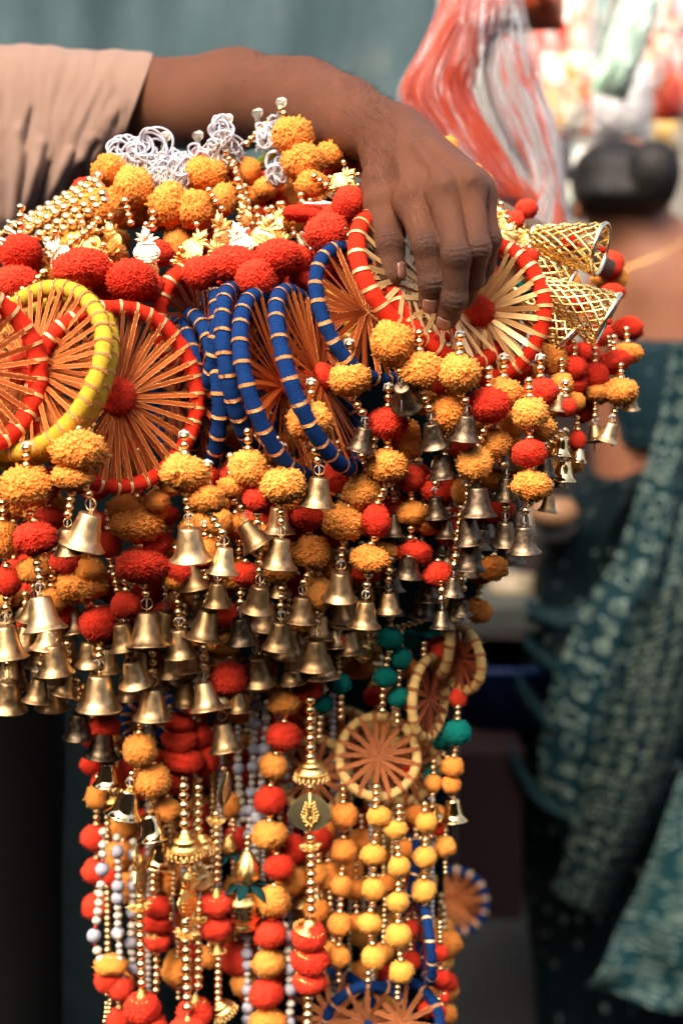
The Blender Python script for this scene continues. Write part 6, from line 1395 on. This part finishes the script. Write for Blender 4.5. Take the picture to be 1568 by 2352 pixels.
strip('sari_end', [(1545, 790, 2.12), (1520, 950, 2.10), (1470, 1110, 2.08), (1415, 1270, 2.07), (1330, 1420, 2.06), (1260, 1600, 2.07), (1240, 1800, 2.10), (1300, 1950, 2.12)], [(1640, 790, 2.12), (1640, 950, 2.10), (1600, 1150, 2.08), (1565, 1330, 2.06), (1520, 1500, 2.06), (1470, 1680, 2.06), (1430, 1850, 2.08), (1380, 2000, 2.12)], m_sari('teal_sari_end', (0.0035, 0.020, 0.026), (0.22, .31, .29), 19, True), 0, amp=.010, fr=12)
strip('sari_border', [(1480, 1380, 2.05), (1440, 1550, 2.04), (1390, 1720, 2.04), (1330, 1880, 2.06), (1270, 2050, 2.10)], [(1640, 1260, 2.05), (1610, 1500, 2.04), (1560, 1720, 2.04), (1490, 1900, 2.06), (1390, 2100, 2.10)], m_sari('embroidered_border', (0.002, 0.010, 0.013), (0.17, .23, .20), 20, True, .9), 0, amp=.004, fr=7)
for k, (a, b_, c_) in enumerate([((1205, 1400), (1330, 1440), (1480, 1290)), ((1200, 1470), (1320, 1580), (1500, 1480)), ((1185, 1560), (1300, 1740), (1470, 1640)), ((1168, 1720), (1250, 1890), (1420, 1830))]):
    top = [lerp(lerp(a[0], b_[0], t), lerp(b_[0], c_[0], t), t) for t in (0, .25, .5, .75, 1)]; tv = [lerp(lerp(a[1], b_[1] + 40, t), lerp(b_[1] + 40, c_[1], t), t) for t in (0, .25, .5, .75, 1)]
    strip('sari_swag', [(u, v - 22, 2.10) for u, v in zip(top, tv)], [(u, v + 22, 2.10) for u, v in zip(top, tv)], m_sari('swag_cloth', (0.002, 0.013, 0.017), (0.16, .23, .20), 20, False), 0, (8, 40), .003, 9, k)
strip('sari_hem', [(1560, 1780, 2.03), (1500, 1960, 2.02), (1430, 2120, 2.02), (1345, 2270, 2.02)], [(1800, 1780, 2.03), (1780, 1960, 2.02), (1760, 2150, 2.02), (1740, 2330, 2.02)], m_sari('light_teal_sari', (0.006, 0.036, 0.044), (0.26, .37, .345), 19, True), 0, (40, 60), .012, 11, 8)
# counter, boxes and tub behind the column
M_count = mat_plain('counter_top', (0.050, 0.058, 0.050), .6, .3, .15, 8)
def cbox(name, lab, cat, u0, v0, u1, v1, Y, dy, mat, rot=0):
    A, B = P(u0, v0, Y), P(u1, v1, Y); c = (A + B) / 2; h = (abs(B.x - A.x) / 2, dy, abs(A.z - B.z) / 2); b = MB(); b.box((0, 0, 0), h)
    o = inst(name, b.mesh(name, mat, False), None, T(c) @ rotm(0, rad(rot), 0)); bv = o.modifiers.new('bevel', 'BEVEL'); bv.width = .006; bv.segments = 3; tag(o, lab, cat); return o
cbox('table', 'pale edged table top behind the dark bells', 'table', 960, 1335, 1205, 1395, 2.45, .22, M_count, -4)
for i_, (uu, ln) in enumerate(((1030, 1), (1240, 1))):
    pass
cbox('carton', 'dark maroon carton under the table', 'carton', 960, 1640, 1165, 2000, 2.3, .2, mat_plain('maroon_card', (0.009, 0.002, 0.003), .8, .2, .3, 10))
b = MB(); b.lathe([(.0001, -.05), (.085, -.05), (.105, .045), (.112, .05), (.112, .058), (.10, .058), (.08, -.04), (.0001, -.04)], 30)
tag(inst('plastic_tub', b.mesh('plastic_tub', mat_plain('blue_plastic', (0.004, 0.016, 0.07), .5, .2)), None, T(P(1150, 1580, 2.28))), 'dark blue plastic tub standing on the maroon carton', 'tub')
cbox('crate', 'dark crate standing behind the tub', 'crate', 930, 1480, 1200, 1650, 2.75, .15, M_shadedark)
for k, (u, v, w, c) in enumerate([(1270, 1115, 60, (0.30, .16, .08)), (1255, 1145, 70, (0.45, .40, .34)), (1275, 1190, 50, (0.10, .16, .15)), (1180, 1290, 70, (0.35, .28, .18))]):
    b = MB(); b.lathe([(.0001, .02), (.03, .018), (.04, .0), (.035, -.018), (.0001, -.02)], 20)
    tag(inst('bowl', b.mesh('bowl', mat_plain('bowl%d' % k, c, .4), True), None, T(P(u, v + 60, 2.2 + .05 * k)) @ SC(w / 60)), ['brown', 'pale grey', 'dark green', 'tan'][k] + ' blurred bowl on the table behind the dark bells', 'bowl', 'bowls on the table')
